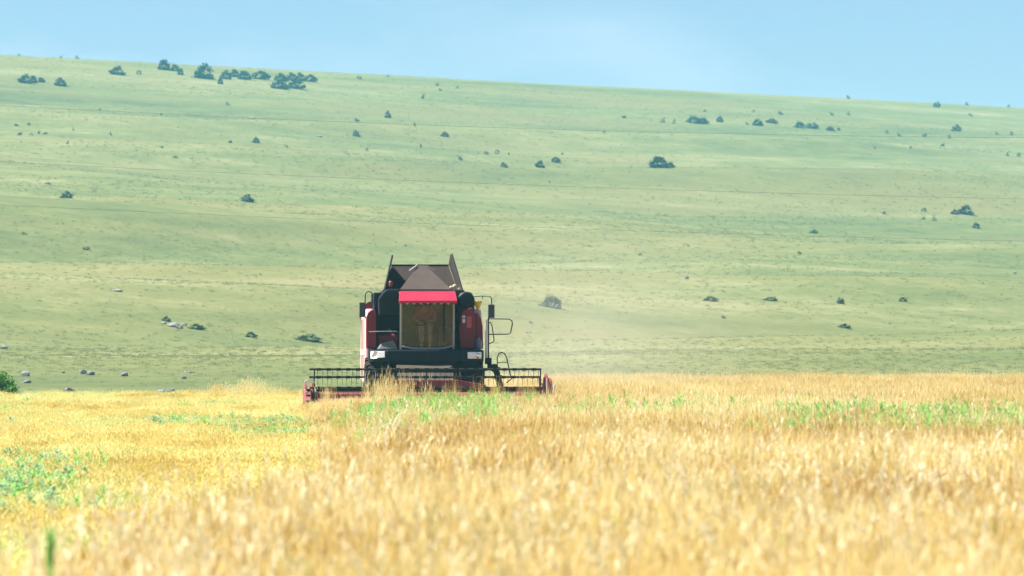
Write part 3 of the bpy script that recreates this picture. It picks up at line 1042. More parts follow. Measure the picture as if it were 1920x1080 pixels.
# --- platform, bumper and headlights
mb = MB()
mb.prism_z([(-1.37, 2.45), (-1.30, 2.30), (-.9, 2.16), (.0, 2.08), (.9, 2.16), (1.38, 2.30), (1.46, 2.45), (1.46, 3.3), (-1.37, 3.3)], 1.55, 1.855)
bump = P(mb, "bumper", 'dark_blue', bevel=.035)
mb = MB()
mb.prism_z([(-1.22, 2.55), (-.9, 2.4), (.9, 2.4), (1.25, 2.55), (1.25, 3.3), (-1.22, 3.3)], 1.30, 1.55)
P(mb, "lower_skirt", 'black_steel', bump, bevel=.03)
def slab(name, x0, x1, z0, z1, mat, yoff, cut):
    mb = MB()
    def yy(x): return float(np.interp(x, [-1.37, -1.30, -.9, 0, .9, 1.38, 1.46], [2.45, 2.30, 2.16, 2.08, 2.16, 2.30, 2.45])) - yoff
    xs = np.linspace(x0, x1, 5)
    a = [(x, yy(x), z0 + (.03 if cut else 0) * k / 4) for k, x in enumerate(xs)] + [(x, yy(x), z1) for x in xs[::-1]]
    mb.loft(a, [(x, y + .09, z) for x, y, z in a])
    return P(mb, name, mat, bump, bevel=.012)
slab("headlight", -1.33, -.98, 1.635, 1.815, 'headlight_glass', .05, True)
slab("headlight", 1.05, 1.40, 1.635, 1.80, 'headlight_glass', .05, False)
mb = MB(); mb.lathe([(0, .03), (.01, .062), (.03, .072), (.06, .072)], (1.31, 2.20, 1.715), 'y', 20)
P(mb, "lamp", 'lamp_reflector', bump, smooth=True)
# feeder house
mb = MB()
mb.loft([(-.72, 2.9, 1.05), (.72, 2.9, 1.05), (.72, 2.9, 1.75), (-.72, 2.9, 1.75)],
        [(-.68, .95, .35), (.68, .95, .35), (.68, .98, 1.08), (-.68, .98, 1.08)])
fh = P(mb, "feeder_house", 'dust_steel', bevel=.03)
for x0_, x1_, zz_ in ((-.86, -.80, 1.62), (-.80, -.88, 1.50), (.82, .90, 1.58)):
    mb = MB(); mb.tube([(x0_, 2.40, zz_), (x0_ * 1.03, 2.05, zz_ - .22), (x1_, 1.4, zz_ - .62), (x1_, 1.0, .98)], .022, 8)
    P(mb, "hydraulic_hose", 'black_steel', fh, smooth=True)
mb = MB(); mb.box(-.74, .74, 1.60, 1.68, .70, 1.36); mb.box(-.74, .74, 2.2, 2.28, .9, 1.56); P(mb, "feeder_rib", 'black_steel', fh)
mb = MB(); mb.tube([(-1.0, .95, .5), (-1.0, 2.6, 1.0)], .05, 10); P(mb, "lift_cylinder", 'black_steel', fh)
mb = MB(); mb.tube([(1.0, .95, .5), (1.0, 2.6, 1.0)], .05, 10); P(mb, "lift_cylinder", 'black_steel', fh)
mb = MB(); mb.box(-1.12, 1.12, 2.9, 3.3, .62, .98); P(mb, "front_axle", 'black_steel', bevel=.02)
mb = MB(); mb.box(-1.2, 1.2, 8.1, 8.4, .5, .66); mb.box(-.12, .12, 8.1, 8.4, .66, 1.2); P(mb, "rear_axle", 'black_steel', bevel=.02)


# --- wheels: lugged tyres on pale rims
def tyre_mesh(r, w, lug):
    mb = MB()
    mb.lathe([(-w * .5, r * .62), (-w * .5, r * .80), (-w * .46, r * .93), (-w * .3, r * .965), (w * .3, r * .965), (w * .46, r * .93), (w * .5, r * .80), (w * .5, r * .62)], (0, 0, 0), 'x', 40)
    for k in range(lug):
        for sd in (-1, 1):
            q = 2 * math.pi * (k + (0 if sd < 0 else .5)) / lug
            def pt(x, a, rr): return (x, rr * math.cos(a), rr * math.sin(a))
            da, dq = .055, .16
            a = [pt(sd * w * .02, q - da, r * .955), pt(sd * w * .02, q + da, r * .955), pt(sd * w * .02, q + da, r), pt(sd * w * .02, q - da, r)]
            b = [pt(sd * w * .485, q + dq - da, r * .90), pt(sd * w * .485, q + dq + da, r * .90), pt(sd * w * .485, q + dq + da, r * .975), pt(sd * w * .485, q + dq - da, r * .975)]
            mb.loft(a, b)
    return mb.mesh("tyre", M['rubber'])
def rim_mesh(r, w):
    mb = MB()
    mb.lathe([(-w * .5, r), (-w * .45, r * .92), (-w * .2, r * .8), (-w * .18, r * .3), (-w * .3, r * .25), (-w * .3, .02), (w * .3, .02), (w * .3, r * .25), (w * .18, r * .3), (w * .2, r * .8), (w * .45, r * .92), (w * .5, r)], (0, 0, 0), 'x', 32)
    return mb.mesh("rim", M['rim_yellow'])
for (r, w, y, lug), xs in (((.84, .60, 3.05, 18), (-1.16, 1.16)), ((.60, .40, 8.25, 16), (-1.18, 1.18))):
    tm, rm = tyre_mesh(r, w, lug), rim_mesh(r * .63, w * .96)
    for x in xs:
        hub = MB(); hub.lathe([(-.32 * w, .09), (-.30 * w, .11), (.30 * w, .11), (.32 * w, .09)], (0, 0, 0), 'x', 16)
        wh = hub.build("wheel", M['black_steel'], combine)
        wh.location = (x, y, r)
        link("tyre", tm, wh); link("rim", rm, wh)

# --- mirrors, ladder, hand rails on the outside
mb = MB(); mb.tube([(-1.10, 3.0, 3.06), (-1.26, 2.85, 3.06), (-1.28, 2.80, 2.98), (-1.28, 2.80, 2.90)], .014)
mb.tube([(-1.27, 2.82, 2.95)] + [(-1.36 + .09 * math.cos(q), 2.72, 3.20 + .09 * math.sin(q)) for q in (0, .5, 1.0, 1.57, 2.1, 2.7, 3.14)] + [(-1.455, 2.70, 2.98), (-1.455, 2.70, 2.62)], .014)
mb.tube([(-1.455, 2.70, 2.66), (-1.33, 2.78, 2.66), (-1.30, 2.84, 2.70)], .012)
ma = P(mb, "mirror_arm", 'black_steel')
mb = MB(); mb.prism_z([(-1.60, 2.66), (-1.585, 2.64), (-1.46, 2.66), (-1.455, 2.72), (-1.50, 2.75), (-1.585, 2.73)], 2.66, 3.02)
P(mb, "mirror", 'mirror_back', ma, bevel=.02)
mb = MB(); mb.tube([(1.26, 3.05, 3.17), (1.45, 2.85, 3.185), (1.63, 2.70, 3.165), (1.665, 2.69, 3.12), (1.668, 2.69, 2.95)], .014)
mb.tube([(1.45, 2.85, 3.18), (1.45, 2.85, 3.11)], .012)
ma = P(mb, "mirror_arm", 'black_steel')
mb = MB(); mb.prism_z([(1.575, 2.66), (1.59, 2.64), (1.725, 2.64), (1.74, 2.66), (1.73, 2.72), (1.585, 2.72)], 2.64, 2.97)
P(mb, "mirror", 'mirror_back', ma, bevel=.02)
mb = MB(); mb.box(1.500, 1.562, 2.55, 2.62, 1.60, 2.62); P(mb, "door_post", 'white_rail', bevel=.012)
mb = MB(); mb.tube([(1.585, 2.58, 1.56), (1.585, 2.58, 2.66)], .019)
mb.tube([(1.585, 2.58, 2.62), (2.08, 2.40, 2.61), (2.15, 2.38, 2.57), (2.165, 2.38, 2.50), (2.12, 2.39, 2.27), (2.06, 2.41, 2.24), (1.585, 2.58, 2.235)], .015)
P(mb, "gate_rail", 'black_steel')
mb = MB(); mb.tube([(1.585, 2.6, 2.53), (1.63, 2.58, 2.53), (1.67, 2.56, 2.45), (1.72, 2.55, 2.10), (1.71, 2.55, 2.05), (1.585, 2.6, 2.0)], .013)
P(mb, "hand_rail", 'black_steel')
mb = MB(); mb.box(1.50, 1.66, 2.5, 2.75, 1.50, 1.66); P(mb, "platform_corner", 'black_steel', bevel=.02)
# ladder swung outwards: two side plates and treads
lad = None
mb = MB()
mb.plate([(1.55, 2.50, 1.50), (1.80, 2.48, 1.50), (1.86, 2.46, 1.30), (1.94, 2.42, 1.0), (1.98, 2.40, .78), (1.85, 2.42, .72), (1.78, 2.44, 1.05), (1.70, 2.46, 1.30), (1.55, 2.49, 1.40)], .035)
lad = P(mb, "ladder", 'black_steel')
for k in range(4):
    z = .80 + k * .2; x = 1.93 - k * .045
    mb = MB(); mb.box(x - .08, x + .08, 2.44, 2.90, z, z + .025); P(mb, "ladder_step", 'black_steel', lad)
mb = MB(); mb.plate([(1.80, 2.92, 1.50), (1.86, 2.92, 1.30), (1.96, 2.90, .78), (1.86, 2.90, .74), (1.74, 2.92, 1.25), (1.68, 2.92, 1.50)], .03)
P(mb, "ladder_side", 'black_steel', lad)
mb = MB(); mb.tube([(1.80, 2.42, 1.50), (1.79, 2.40, 1.66), (1.83, 2.38, 1.76), (1.90, 2.37, 1.795), (1.97, 2.36, 1.76), (2.02, 2.35, 1.66), (2.09, 2.34, 1.35), (2.14, 2.34, 1.14), (2.02, 2.38, 1.04)], .014)
mb.tube([(1.80, 2.42, 1.54), (2.03, 2.36, 1.54)], .010)
P(mb, "ladder_rail", 'black_steel', lad)
# exhaust and unloading auger folded along the far side
mb = MB(); mb.tube([(.9, 6.9, 3.2), (.9, 6.9, 3.3)], .06, 10); P(mb, "exhaust", 'black_steel')
mb = MB(); mb.tube([(-1.25, 5.2, 2.9), (-1.30, 9.6, 2.75)], .17, 16); P(mb, "unloading_auger", 'red_paint', smooth=False)

# --- header: table, knife, dividers, auger
HW = 2.82
mb = MB()
mb.box(-HW, HW, .92, .98, .22, .84)
mb.loft([(-HW, -.02, .14), (HW, -.02, .14), (HW, -.02, .17), (-HW, -.02, .17)], [(-HW, .95, .20), (HW, .95, .20), (HW, .95, .24), (-HW, .95, .24)])
header = P(mb, "header", 'red_header', bevel=.006)
mb = MB(); mb.box(-HW, HW, .90, 1.0, .843, .93); P(mb, "header_beam", 'black_steel', header, bevel=.012)
mb = MB(); mb.prism_y([(-.75, .935), (-.75, 1.12), (.75, 1.12), (1.45, 1.0), (1.45, .935)], .93, .99)
P(mb, "header_beam", 'red_header', header, bevel=.012, label="raised dark red beam over the feeder opening")
mb = MB(); mb.lathe([(-HW + .02, .05), (-HW + .02, .2), (HW - .02, .2), (HW - .02, .05)], (0, .62, .47), 'x', 20)
for sd in (-1, 1):
    pts = [(sd * (HW - .05 - k * .0345), .62 + .28 * math.cos(k * .42), .47 + .28 * math.sin(k * .42)) for k in range(60)]
    mb.tube(pts, .02, 4)
P(mb, "auger", 'red_header', header)
mb = MB()
mb.box(-HW, HW, -.05, -.02, .13, .16)
for k in range(74):
    x = -HW + .04 + k * .0762
    mb.add([(x - .012, -.05, .14), (x + .012, -.05, .14), (x, -.17, .145), (x, -.05, .165)], [(0, 1, 2), (0, 2, 3), (1, 3, 2), (0, 3, 1)])
P(mb, "knife_bar", 'bare_metal', header)
# left divider: tall red plate running to a low nose
mb = MB()
mb.prism_x([(-1.05, .22), (-1.0, .34), (-.5, .80), (-.2, 1.0), (.25, 1.06), (.95, .98), (1.0, .2), (-.2, .15)], -2.99, -2.92)
dv = P(mb, "crop_divider", 'red_header', header, bevel=.02)
mb = MB()
mb.loft([(-3.02, -1.05, .22), (-2.82, -1.05, .22), (-2.82, -1.0, .62), (-3.02, -1.0, .62)],
        [(-3.02, -.1, .2), (-2.82, -.1, .2), (-2.82, -.1, .92), (-3.02, -.1, .92)])
P(mb, "divider_shoe", 'red_header', dv, bevel=.03)
mb = MB()
mb.tube([(-3.0, -.3, .95)] + [(-2.86 - .14 * math.cos(q), -.3, 1.02 + .12 * math.sin(q)) for q in np.linspace(0, 3.14, 9)], .014)
P(mb, "divider_hoop", 'bare_metal', dv)
for k in range(5):
    z = .34 + k * .13
    mb = MB(); mb.box(-2.945, -2.845, -1.075 + k * .01, -1.052 + k * .01, z, z + .05)
    P(mb, "divider_slat", 'black_steel', dv)
# right divider: rounded red drive cover with a paler shield
mb = MB()
mb.prism_x([(-.9, .3), (-.75, .75), (-.45, 1.12), (-.1, 1.28), (.2, 1.28), (.55, 1.12), (.95, .95), (1.0, .2), (-.2, .15)], 2.84, 2.90)
dv = P(mb, "crop_divider", 'red_header', header, bevel=.02)
mb = MB(); mb.lathe([(0, .34), (.03, .38), (.07, .38), (.10, .30), (.11, .1)], (2.90, -.15, .80), 'x', 26)
P(mb, "drive_cover", 'red_header', dv, bevel=0, smooth=False)
mb = MB(); mb.lathe([(0, .38), (.03, .36), (.035, .2)], (2.80, -.15, .82), 'x', 26); P(mb, "reel_shield", 'black_steel', dv)
mb = MB(); mb.tube([(2.99 + .06 * math.sin(q), -.60, .70 + .33 * math.sin(q * .9)) for q in np.linspace(.1, 2.6, 8)], .022)
P(mb, "divider_hoop", 'white_rail', dv)

# --- reel: tube, spiders, six tine bars
RY, RZ, RR = -.12, .75, .65
mb = MB(); mb.tube([(-2.72, RY, RZ), (2.70, RY, RZ)], .075, 14)
reel = P(mb, "reel", 'red_header')
TH = [R(13 + 60 * k) for k in range(6)]
for x in (-2.74, -1.37, -.03, 1.35, 2.72):
    mb = MB()
    for q in TH:
        mb.tube([(x, RY, RZ), (x, RY - RR * math.sin(q), RZ + RR * math.cos(q))], .018, 6)
    mb.lathe([(-.02, .14), (.02, .14)], (x, RY, RZ), 'x', 14)
    P(mb, "reel_spider", 'reel_steel', reel)
random.seed(3)
for q in TH:
    by, bz = RY - RR * math.sin(q), RZ + RR * math.cos(q)
    mb = MB(); mb.tube([(-2.86, by, bz), (2.74, by, bz)], .026, 8)
    bar = P(mb, "reel_bar", 'reel_steel', reel)
    mb = MB()
    for k in range(46):
        x = -2.66 + k * .1185 + random.uniform(-.01, .01)
        mb.tube([(x, by, bz), (x + .006, by + .03, bz - .10), (x, by + .02, bz - .21)], [.006, .005, .003], 4)
    for k in range(23):
        x = -2.63 + k * .236
        mb.box(x - .05, x + .05, by - .033, by + .033, bz - .038, bz + .030)
    P(mb, "reel_tines", 'reel_steel', bar)
for sx in (-2.80, 2.78):
    mb = MB(); mb.tube([(sx, .95, .95), (sx, .4, 1.02), (sx, RY, RZ)], .035, 8)
    P(mb, "reel_arm", 'red_header', reel)

# ------------------------------------------------------------------ driver
def skin(chains, radii_extra=None, sub=2, root=0):
    """chains: list of [(point, radius), ...]; equal points are welded"""
    vs, rs, es, key = [], [], [], {}
    for ch in chains:
        prev = None
        for p, r in ch:
            k = tuple(round(c, 4) for c in p)
            if k not in key:
                key[k] = len(vs); vs.append(p); rs.append(r if isinstance(r, tuple) else (r, r))
            i = key[k]
            if prev is not None and prev != i: es.append((prev, i))
            prev = i
    me = bpy.data.meshes.new("skeleton")
    me.from_pydata(vs, es, [])
    ob = bpy.data.objects.new("skeleton", me)
    COL.objects.link(ob)
    md = ob.modifiers.new("s", 'SKIN')
    for i, r in enumerate(rs):
        me.skin_vertices[0].data[i].radius = r
        me.skin_vertices[0].data[i].use_root = (i == root)
    md.use_smooth_shade = True
    sb = ob.modifiers.new("d", 'SUBSURF'); sb.levels = sub; sb.render_levels = sub
    dg = bpy.context.evaluated_depsgraph_get()
    out = bpy.data.meshes.new_from_object(ob.evaluated_get(dg))
    bpy.data.objects.remove(ob)
    bpy.data.meshes.remove(me)
    return out


hip, chest, neck = (.03, 3.42, 2.44), (.03, 3.40, 2.78), (.03, 3.38, 2.95)
shL, shR = (-.16, 3.40, 2.86), (.22, 3.40, 2.86)
elL, haL = (-.25, 3.28, 2.62), (-.07, 3.06, 2.53)
elR, haR = (.31, 3.28, 2.60), (.10, 3.08, 2.55)
knL, ftL = (-.07, 3.02, 2.46), (-.05, 2.93, 1.97)
knR, ftR = (.16, 3.02, 2.46), (.15, 2.93, 1.97)
hiL, hiR = (-.06, 3.42, 2.42), (.12, 3.42, 2.42)
chains = [[(hip, (.14, .10)), (chest, (.165, .105)), (neck, .06), ((.03, 3.36, 3.03), (.075, .085)), ((.03, 3.35, 3.10), (.08, .10)), ((.03, 3.36, 3.17), (.055, .07))],
          [(chest, .1), (shL, .06), (elL, .042), ((-.13, 3.13, 2.55), .034), (haL, .036)],
          [(chest, .1), (shR, .06), (elR, .042), ((.16, 3.14, 2.56), .034), (haR, .036)],
          [(hip, .1), (hiL, .09), (knL, .066), ((-.06, 2.98, 2.2), .052), (ftL, .042), ((-.05, 2.80, 1.91), .035)],
          [(hip, .1), (hiR, .09), (knR, .066), ((.155, 2.98, 2.2), .052), (ftR, .042), ((.15, 2.80, 1.91), .035)]]
for hnd, s in ((haL, 1), (haR, -1)):
    for k in range(4):
        b = (hnd[0] + s * (.012 - .001 * k), hnd[1] - .02 + .016 * k, hnd[2] - .004)
        chains.append([(hnd, .036), (b, .010), ((b[0] + s * .035, b[1] - .012, b[2] + .012 - .004 * k), .0095), ((b[0] + s * (.055 - .004 * k), b[1] - .008, b[2] - .018), .008)])
    chains.append([(hnd, .036), ((hnd[0] + s * .01, hnd[1] + .03, hnd[2] + .018), .011), ((hnd[0] + s * .04, hnd[1] + .03, hnd[2] + .022), .0095)])
bm_ = skin(chains)
bm_.materials.clear(); bm_.materials.append(M['skin'])
# nose, ears, eyes and mouth are moulded on the head
q = MB()
q.add([(.03, 3.245, 3.115), (.013, 3.262, 3.06), (.047, 3.262, 3.06), (.03, 3.232, 3.066)], [(0, 1, 3), (0, 3, 2), (1, 2, 3)])
for s in (-1, 1):
    q.lathe([(-.006, .012), (0, .026), (.008, .022)], (.03 + s * .082, 3.36, 3.09), 'x', 10)
fm = q.mesh("face", M['skin'])
bmj = bmesh.new(); bmj.from_mesh(bm_); bmj.from_mesh(fm); bmj.to_mesh(bm_); bmj.free()
bm_.polygons.foreach_set('use_smooth', [True] * len(bm_.polygons))
person = link("person", bm_)
person.location = combine.location; person.rotation_euler = combine.rotation_euler
tag(person, "driver in a red shirt and pale trousers seated behind the windscreen, arms on the wheel", 'person')
sm = skin([[((.03, 3.42, 2.40), (.16, .115)), (hip, (.16, .12)), (chest, (.185, .125)), ((.03, 3.385, 2.93), (.075, .07))],
           [(chest, .12), (shL, .075), ((-.225, 3.32, 2.69), .058), ((-.245, 3.285, 2.635), .056)],
           [(chest, .12), (shR, .075), ((.285, 3.32, 2.68), .058), ((.305, 3.285, 2.625), .056)]])
sm.materials.clear(); sm.materials.append(M['shirt_red']); link("shirt", sm, person)
tm_ = skin([[((.03, 3.43, 2.45), (.15, .115)), (hiL, .100), (knL, .078), ((-.06, 2.98, 2.2), .066), ((-.052, 2.94, 2.0), .058)],
            [((.03, 3.43, 2.45), .1), (hiR, .100), (knR, .078), ((.155, 2.98, 2.2), .066), ((.152, 2.94, 2.0), .058)]])
tm_.materials.clear(); tm_.materials.append(M['trousers']); link("trousers", tm_, person)
q = MB(); q.lathe([(0, .084), (.03, .098), (.07, .092), (.10, .06), (.112, .02)], (.03, 3.375, 3.09), 'z', 18)
P(q, "hair", 'hair', person, smooth=True)
for s in (-1, 1):
    q = MB(); q.lathe([(0, .004), (.006, .012), (.012, .012)], (.03 + s * .032, 3.258, 3.105), 'y', 8)
    P(q, "eye", 'hair', person)
mo = MB(); mo.box(.008, .052, 3.262, 3.272, 3.030, 3.038)
P(mo, "mouth", 'shirt_red', person)


# ------------------------------------------------------------------ bushes and trees on the hill
def crown_mesh(seed, n=1000, mat='bush_dark', aspect=1.0, leaf=.13, lobes=8):
    """a bush crown of unit width and unit height: leaf clumps spread through several uneven lobes"""
    random.seed(seed)
    mb = MB()
    lb = []
    for k in range(lobes):
        fx = (k + .5) / lobes * 2 - 1
        r = random.uniform(.15, .24)
        zt = (1 - .55 * abs(fx) ** 2.2) * random.uniform(.62, 1.0) - r * .9
        lb.append((Vector((fx * .38, random.uniform(-.22, .22), max(.1, zt))), r))
        lb.append((Vector((fx * .40, random.uniform(-.28, .28), random.uniform(.06, .22))), r))
    for k in range(n):
        c, r = random.choice(lb)
        d = Vector((random.gauss(0, 1), random.gauss(0, 1), random.gauss(0, 1) + .25)).normalized()
        p = c + d * r * random.uniform(.15, 1.12)
        p.z = max(.02, min(1.0, p.z))
        nrm = (d + Vector((random.uniform(-.8, .8), random.uniform(-.8, .8), random.uniform(-.5, .9)))).normalized()
        t1 = nrm.orthogonal().normalized()
        t1 = (Matrix.Rotation(random.uniform(0, 6.28), 3, nrm) @ t1)
        t2 = nrm.cross(t1)
        s = leaf * random.uniform(.6, 1.2)
        mb.add([p - t1 * s * .5, p - t2 * s * .35, p + t1 * s * .5, p + t2 * s * .4], [(0, 1, 2, 3)])
    return mb.mesh("crown", M[mat])


def trunk_mesh(seed):
    random.seed(seed)
    mb = MB()
    for k in range(4):
        a = random.uniform(0, 6.28); b = random.uniform(.1, .28)
        mb.tube([(0.02 * math.cos(a), .02 * math.sin(a), -.06), (math.cos(a) * b * .4, math.sin(a) * b * .4, .28), (math.cos(a) * b * .7, math.sin(a) * b * .7, .50)], [.022, .014, .005], 5)
    return mb.mesh("trunk", M['bark'])


crowns = {'d': [crown_mesh(700 + k) for k in range(6)],
          'g': [crown_mesh(720 + k, mat='bush_grey') for k in range(3)],
          'p': [crown_mesh(730 + k, mat='bush_pale') for k in range(3)]}
specks = {'d': [crown_mesh(740 + k, 130, leaf=.24, lobes=4) for k in range(6)],
          'g': [crown_mesh(760 + k, 130, 'bush_grey', leaf=.24, lobes=4) for k in range(4)],
          'p': [crown_mesh(770 + k, 110, 'bush_pale', leaf=.24, lobes=4) for k in range(4)]}
trunks = [trunk_mesh(780 + k) for k in range(3)]
SHRUBS = "shrubs scattered over the grassy hill"
TREES = "trees standing in a loose row just below the skyline"
landmarks = []


def plant(px, py, w, h, kind, label=None, name='shrub', group=SHRUBS):
    g = ray_ground(px, min(1079, py))
    if g is None:                                     # on the skyline: step down until the slope is hit
        for k in range(12):
            g = ray_ground(px, py + k)
            if g: break
    x, y, z = g
    W, H = w * y / FPX, h * y / FPX * 1.05
    rz = random.uniform(0, 6.28)
    if label and (w >= 12 or h >= 12):
        o = link(name, None)
        a = link("crown", random.choice(crowns[kind]), o)
        b = link("trunk", random.choice(trunks), o)
        rz = random.choice((0, math.pi)) + random.uniform(-.4, .4)
        for q in (a, b):
            q.scale = (W * 1.15, W * 1.15, H * 1.12); q.rotation_euler = (0, 0, rz)
    else:
        o = link(name, random.choice(specks[kind]))
        o.scale = (W * 1.08, W * 1.08, H * 1.08); o.rotation_euler = (0, 0, rz)
    o.location = (x, y, z - .06 * H)
    if label: tag(o, label, 'tree' if name == 'tree' else 'shrub', group)
    return o


random.seed(21)
for a in (  # trees under the skyline, left
    (46, 156, 24, 17, 'd', "widest of the low dark trees at the far left under the skyline"),
    (62, 156, 14, 14, 'd', "small tree touching the right side of the far left low tree"),
    (77, 155, 13, 11, 'd', "smallest of the three low trees at the far left, right end of their row"),
    (113, 162, 21, 15, 'd', "lone round tree below and right of the far left low row"),
    (219, 140, 27, 17, 'd', "broad dark tree standing alone left of the tallest skyline trees"),
    (307, 132, 22, 20, 'd', "dark tree at the left end of the trio touching the skyline"),
    (327, 134, 15, 17, 'g', "greyer middle tree of the trio touching the skyline"),
    (338, 141, 11, 13, 'd', "little tree at the lower right end of the skyline trio"),
    (381, 148, 33, 29, 'd', "tallest roundest tree of the row under the skyline"),
    (423, 149, 20, 16, 'd', "dark tree just right of the tallest round tree"),
    (440, 145, 16, 15, 'd', "raised tree in the middle clump, between two darker trees"),
    (458, 149, 26, 17, 'd', "widest tree of the middle clump, its right end"),
    (490, 149, 32, 16, 'd', "separate wide tree between the middle clump and the double row"),
    (527, 152, 24, 14, 'd', "back row tree at the left end of the right hand double row"),
    (546, 151, 20, 14, 'd', "back row tree second from the left in the double row"),
    (562, 152, 20, 15, 'd', "back row tree in the middle of the double row, above the front pair"),
    (583, 154, 22, 14, 'd', "tree at the far right end of the double row"),
    (524, 167, 30, 17, 'd', "front row tree on the left of the double row"),
    (553, 167, 34, 18, 'd', "front row tree on the right of the double row, widest of all"),
):
    plant(*a, name='tree', group=TREES)
    landmarks.append((a[0], a[1], None))
for a in (  # shrubs one can tell apart
    (260, 140, 10, 9, 'g', "small grey shrub right of the broad lone tree under the skyline"),
    (413, 158, 10, 12, 'd', "small shrub just below the gap right of the tallest round tree"),
    (480, 268, 12, 10, 'd', "small dark shrub alone on the left slope under the top cable"),
    (124, 372, 22, 13, 'g', "round shrub on the left slope just above the lowest cable"),
    (463, 378, 26, 14, 'g', "grey green shrub in a hollow above the lowest cable, left of the harvester"),
    (1235, 315, 34, 22, 'd', "big dark bush standing alone on the middle of the right slope"),
    (1256, 315, 18, 13, 'g', "paler low bush joined to the right end of the big lone bush"),
    (1012, 315, 16, 14, 'd', "round dark shrub between the top and middle cables, centre of the slope"),
    (1042, 306, 16, 10, 'd', "flat shrub just up and right of the round central shrub"),
    (945, 314, 13, 9, 'g', "grey shrub left of the round central shrub"),
    (834, 257, 14, 9, 'd', "dark little shrub above the harvester and under the top cable"),
    (668, 256, 13, 11, 'g', "greyish shrub under the top cable, above and left of the harvester"),
    (727, 222, 11, 13, 'd', "upright shrub just above the top cable, left of centre"),
    (1300, 231, 26, 17, 'g', "largest grey shrub at the left of the upper right row"),
    (1318, 232, 18, 15, 'g', "taller shrub joined to the right of the largest grey shrub"),
    (1350, 229, 12, 14, 'g', "narrow upright shrub second along the upper right row"),
    (1420, 236, 18, 12, 'd', "dark leaning shrub third along the upper right row"),
    (1447, 231, 20, 11, 'g', "pale flat shrub beside the dark leaning one, upper right row"),
    (1499, 240, 17, 15, 'g', "pointed shrub in the middle of the upper right row"),
    (1522, 241, 24, 11, 'g', "wide grey shrub touching the pointed one"),
    (1557, 246, 15, 8, 'g', "low flat shrub near the right end of the upper right row, on the cable"),
    (1793, 246, 18, 12, 'g', "wide shrub above the top cable near the right edge"),
    (1757, 201, 13, 11, 'g', "round shrub just below the skyline near the right edge"),
    (1590, 175, 9, 7, 'g', "small shrub breaking the skyline on the right"),
    (1810, 403, 26, 18, 'd', "dark green bush low on the far right slope under the middle cable"),
    (1790, 402, 14, 9, 'd', "low bush touching the left of the far right bush"),
    (1830, 429, 12, 14, 'g', "spindly shrub just below the far right bush"),
    (1033, 577, 34, 28, 'g', "hazy blue grey bush standing in the dust right of the harvester"),
    (1576, 571, 13, 12, 'g', "upright shrub low on the right slope, between two flat ones"),
    (1692, 566, 14, 8, 'p', "flat grey shrub low on the slope near the right edge"),
    (1584, 617, 23, 8, 'p', "flat spreading shrub lowest on the right slope above the wheat"),
    (1499, 477, 10, 7, 'p', "tiny pale shrub just below the lowest cable on the right"),
    (1332, 566, 26, 9, 'p', "long flat grey shrub right of the hazy bush"),
    (1525, 438, 16, 7, 'g', "flat grey shrub just above the lowest cable on the right"),
    (1445, 564, 26, 7, 'p', "thin flat shrub between the long grey one and the upright one"),
    (578, 640, 46, 13, 'p', "wide flat green thicket left of the harvester cab"),
    (470, 634, 20, 10, 'p', "low shrub left of the wide flat thicket"),
    (312, 603, 16, 10, 'p', "small green shrub growing above the white rock outcrop"),
    (368, 618, 30, 10, 'p', "grey green twiggy shrub at the right end of the white outcrop"),
):
    plant(*a)
    landmarks.append((a[0], a[1], a[5]))
MARKS = [(46, 150, "the low trees at the far left"), (219, 135, "the broad lone tree"), (381, 140, "the tallest round tree"),
         (555, 160, "the double row of trees"), (124, 368, "the round left shrub"), (480, 264, "the lone small left shrub"),
         (727, 216, "the upright shrub"), (834, 253, "the dark shrub above the harvester"), (1012, 308, "the round central shrub"),
         (1240, 305, "the big lone bush"), (1308, 224, "the largest grey shrub"), (1499, 234, "the pointed shrub"), (1793, 240, "the far right cable shrub"),
         (1757, 196, "the right skyline shrub"), (1810, 395, "the dark bush at far right"), (1576, 566, "the upright shrub low on the right")]
SPECKS = [(30, 237, 9, 6), (53, 236, 8, 6), (37, 254, 14, 7), (58, 254, 8, 6), (85, 252, 11, 5), (73, 251, 8, 6), (137, 246, 6, 5), (127, 270, 10, 6), (207, 255, 5, 8),
          (304, 278, 6, 5), (329, 298, 9, 4), (427, 197, 12, 7), (537, 276, 8, 6), (432, 270, 8, 7), (90, 347, 14, 5), (187, 206, 5, 4), (302, 217, 8, 5), (35, 103, 6, 5), (114, 108, 8, 5),
          (144, 110, 8, 7), (673, 148, 11, 7), (727, 145, 6, 5), (820, 161, 7, 6), (794, 185, 11, 9), (668, 227, 10, 8), (777, 238, 6, 8), (789, 277, 6, 7), (688, 285, 6, 6), (863, 302, 11, 9),
          (911, 290, 11, 6), (932, 289, 8, 9), (1170, 222, 8, 7), (1243, 231, 11, 10), (1264, 232, 8, 9), (1133, 249, 6, 5), (954, 291, 4, 6), (1054, 290, 5, 5), (858, 166, 9, 5), (825, 170, 7, 6),
          (1572, 245, 8, 8), (1462, 215, 13, 7), (1559, 217, 12, 7), (1591, 217, 7, 8), (1663, 250, 10, 6), (1685, 257, 10, 5), (1733, 257, 13, 7), (1780, 262, 8, 9), (1768, 276, 9, 8), (1870, 253, 13, 6),
          (1897, 254, 8, 8), (1813, 193, 8, 6), (1892, 200, 8, 6), (1910, 294, 10, 9), (1890, 293, 9, 10), (1732, 412, 8, 6), (1752, 414, 10, 8), (1658, 401, 10, 7), (1733, 397, 11, 8), (1820, 218, 11, 6),
          (1400, 234, 9, 6), (1355, 597, 12, 6), (1200, 480, 9, 5), (1030, 345, 5, 4), (1640, 280, 5, 4), (1290, 462, 6, 5), (760, 462, 7, 4), (45, 440, 12, 5), (160, 470, 18, 6), (1322, 210, 7, 5), (1413, 211, 6, 5)]
used = {}
recs = []
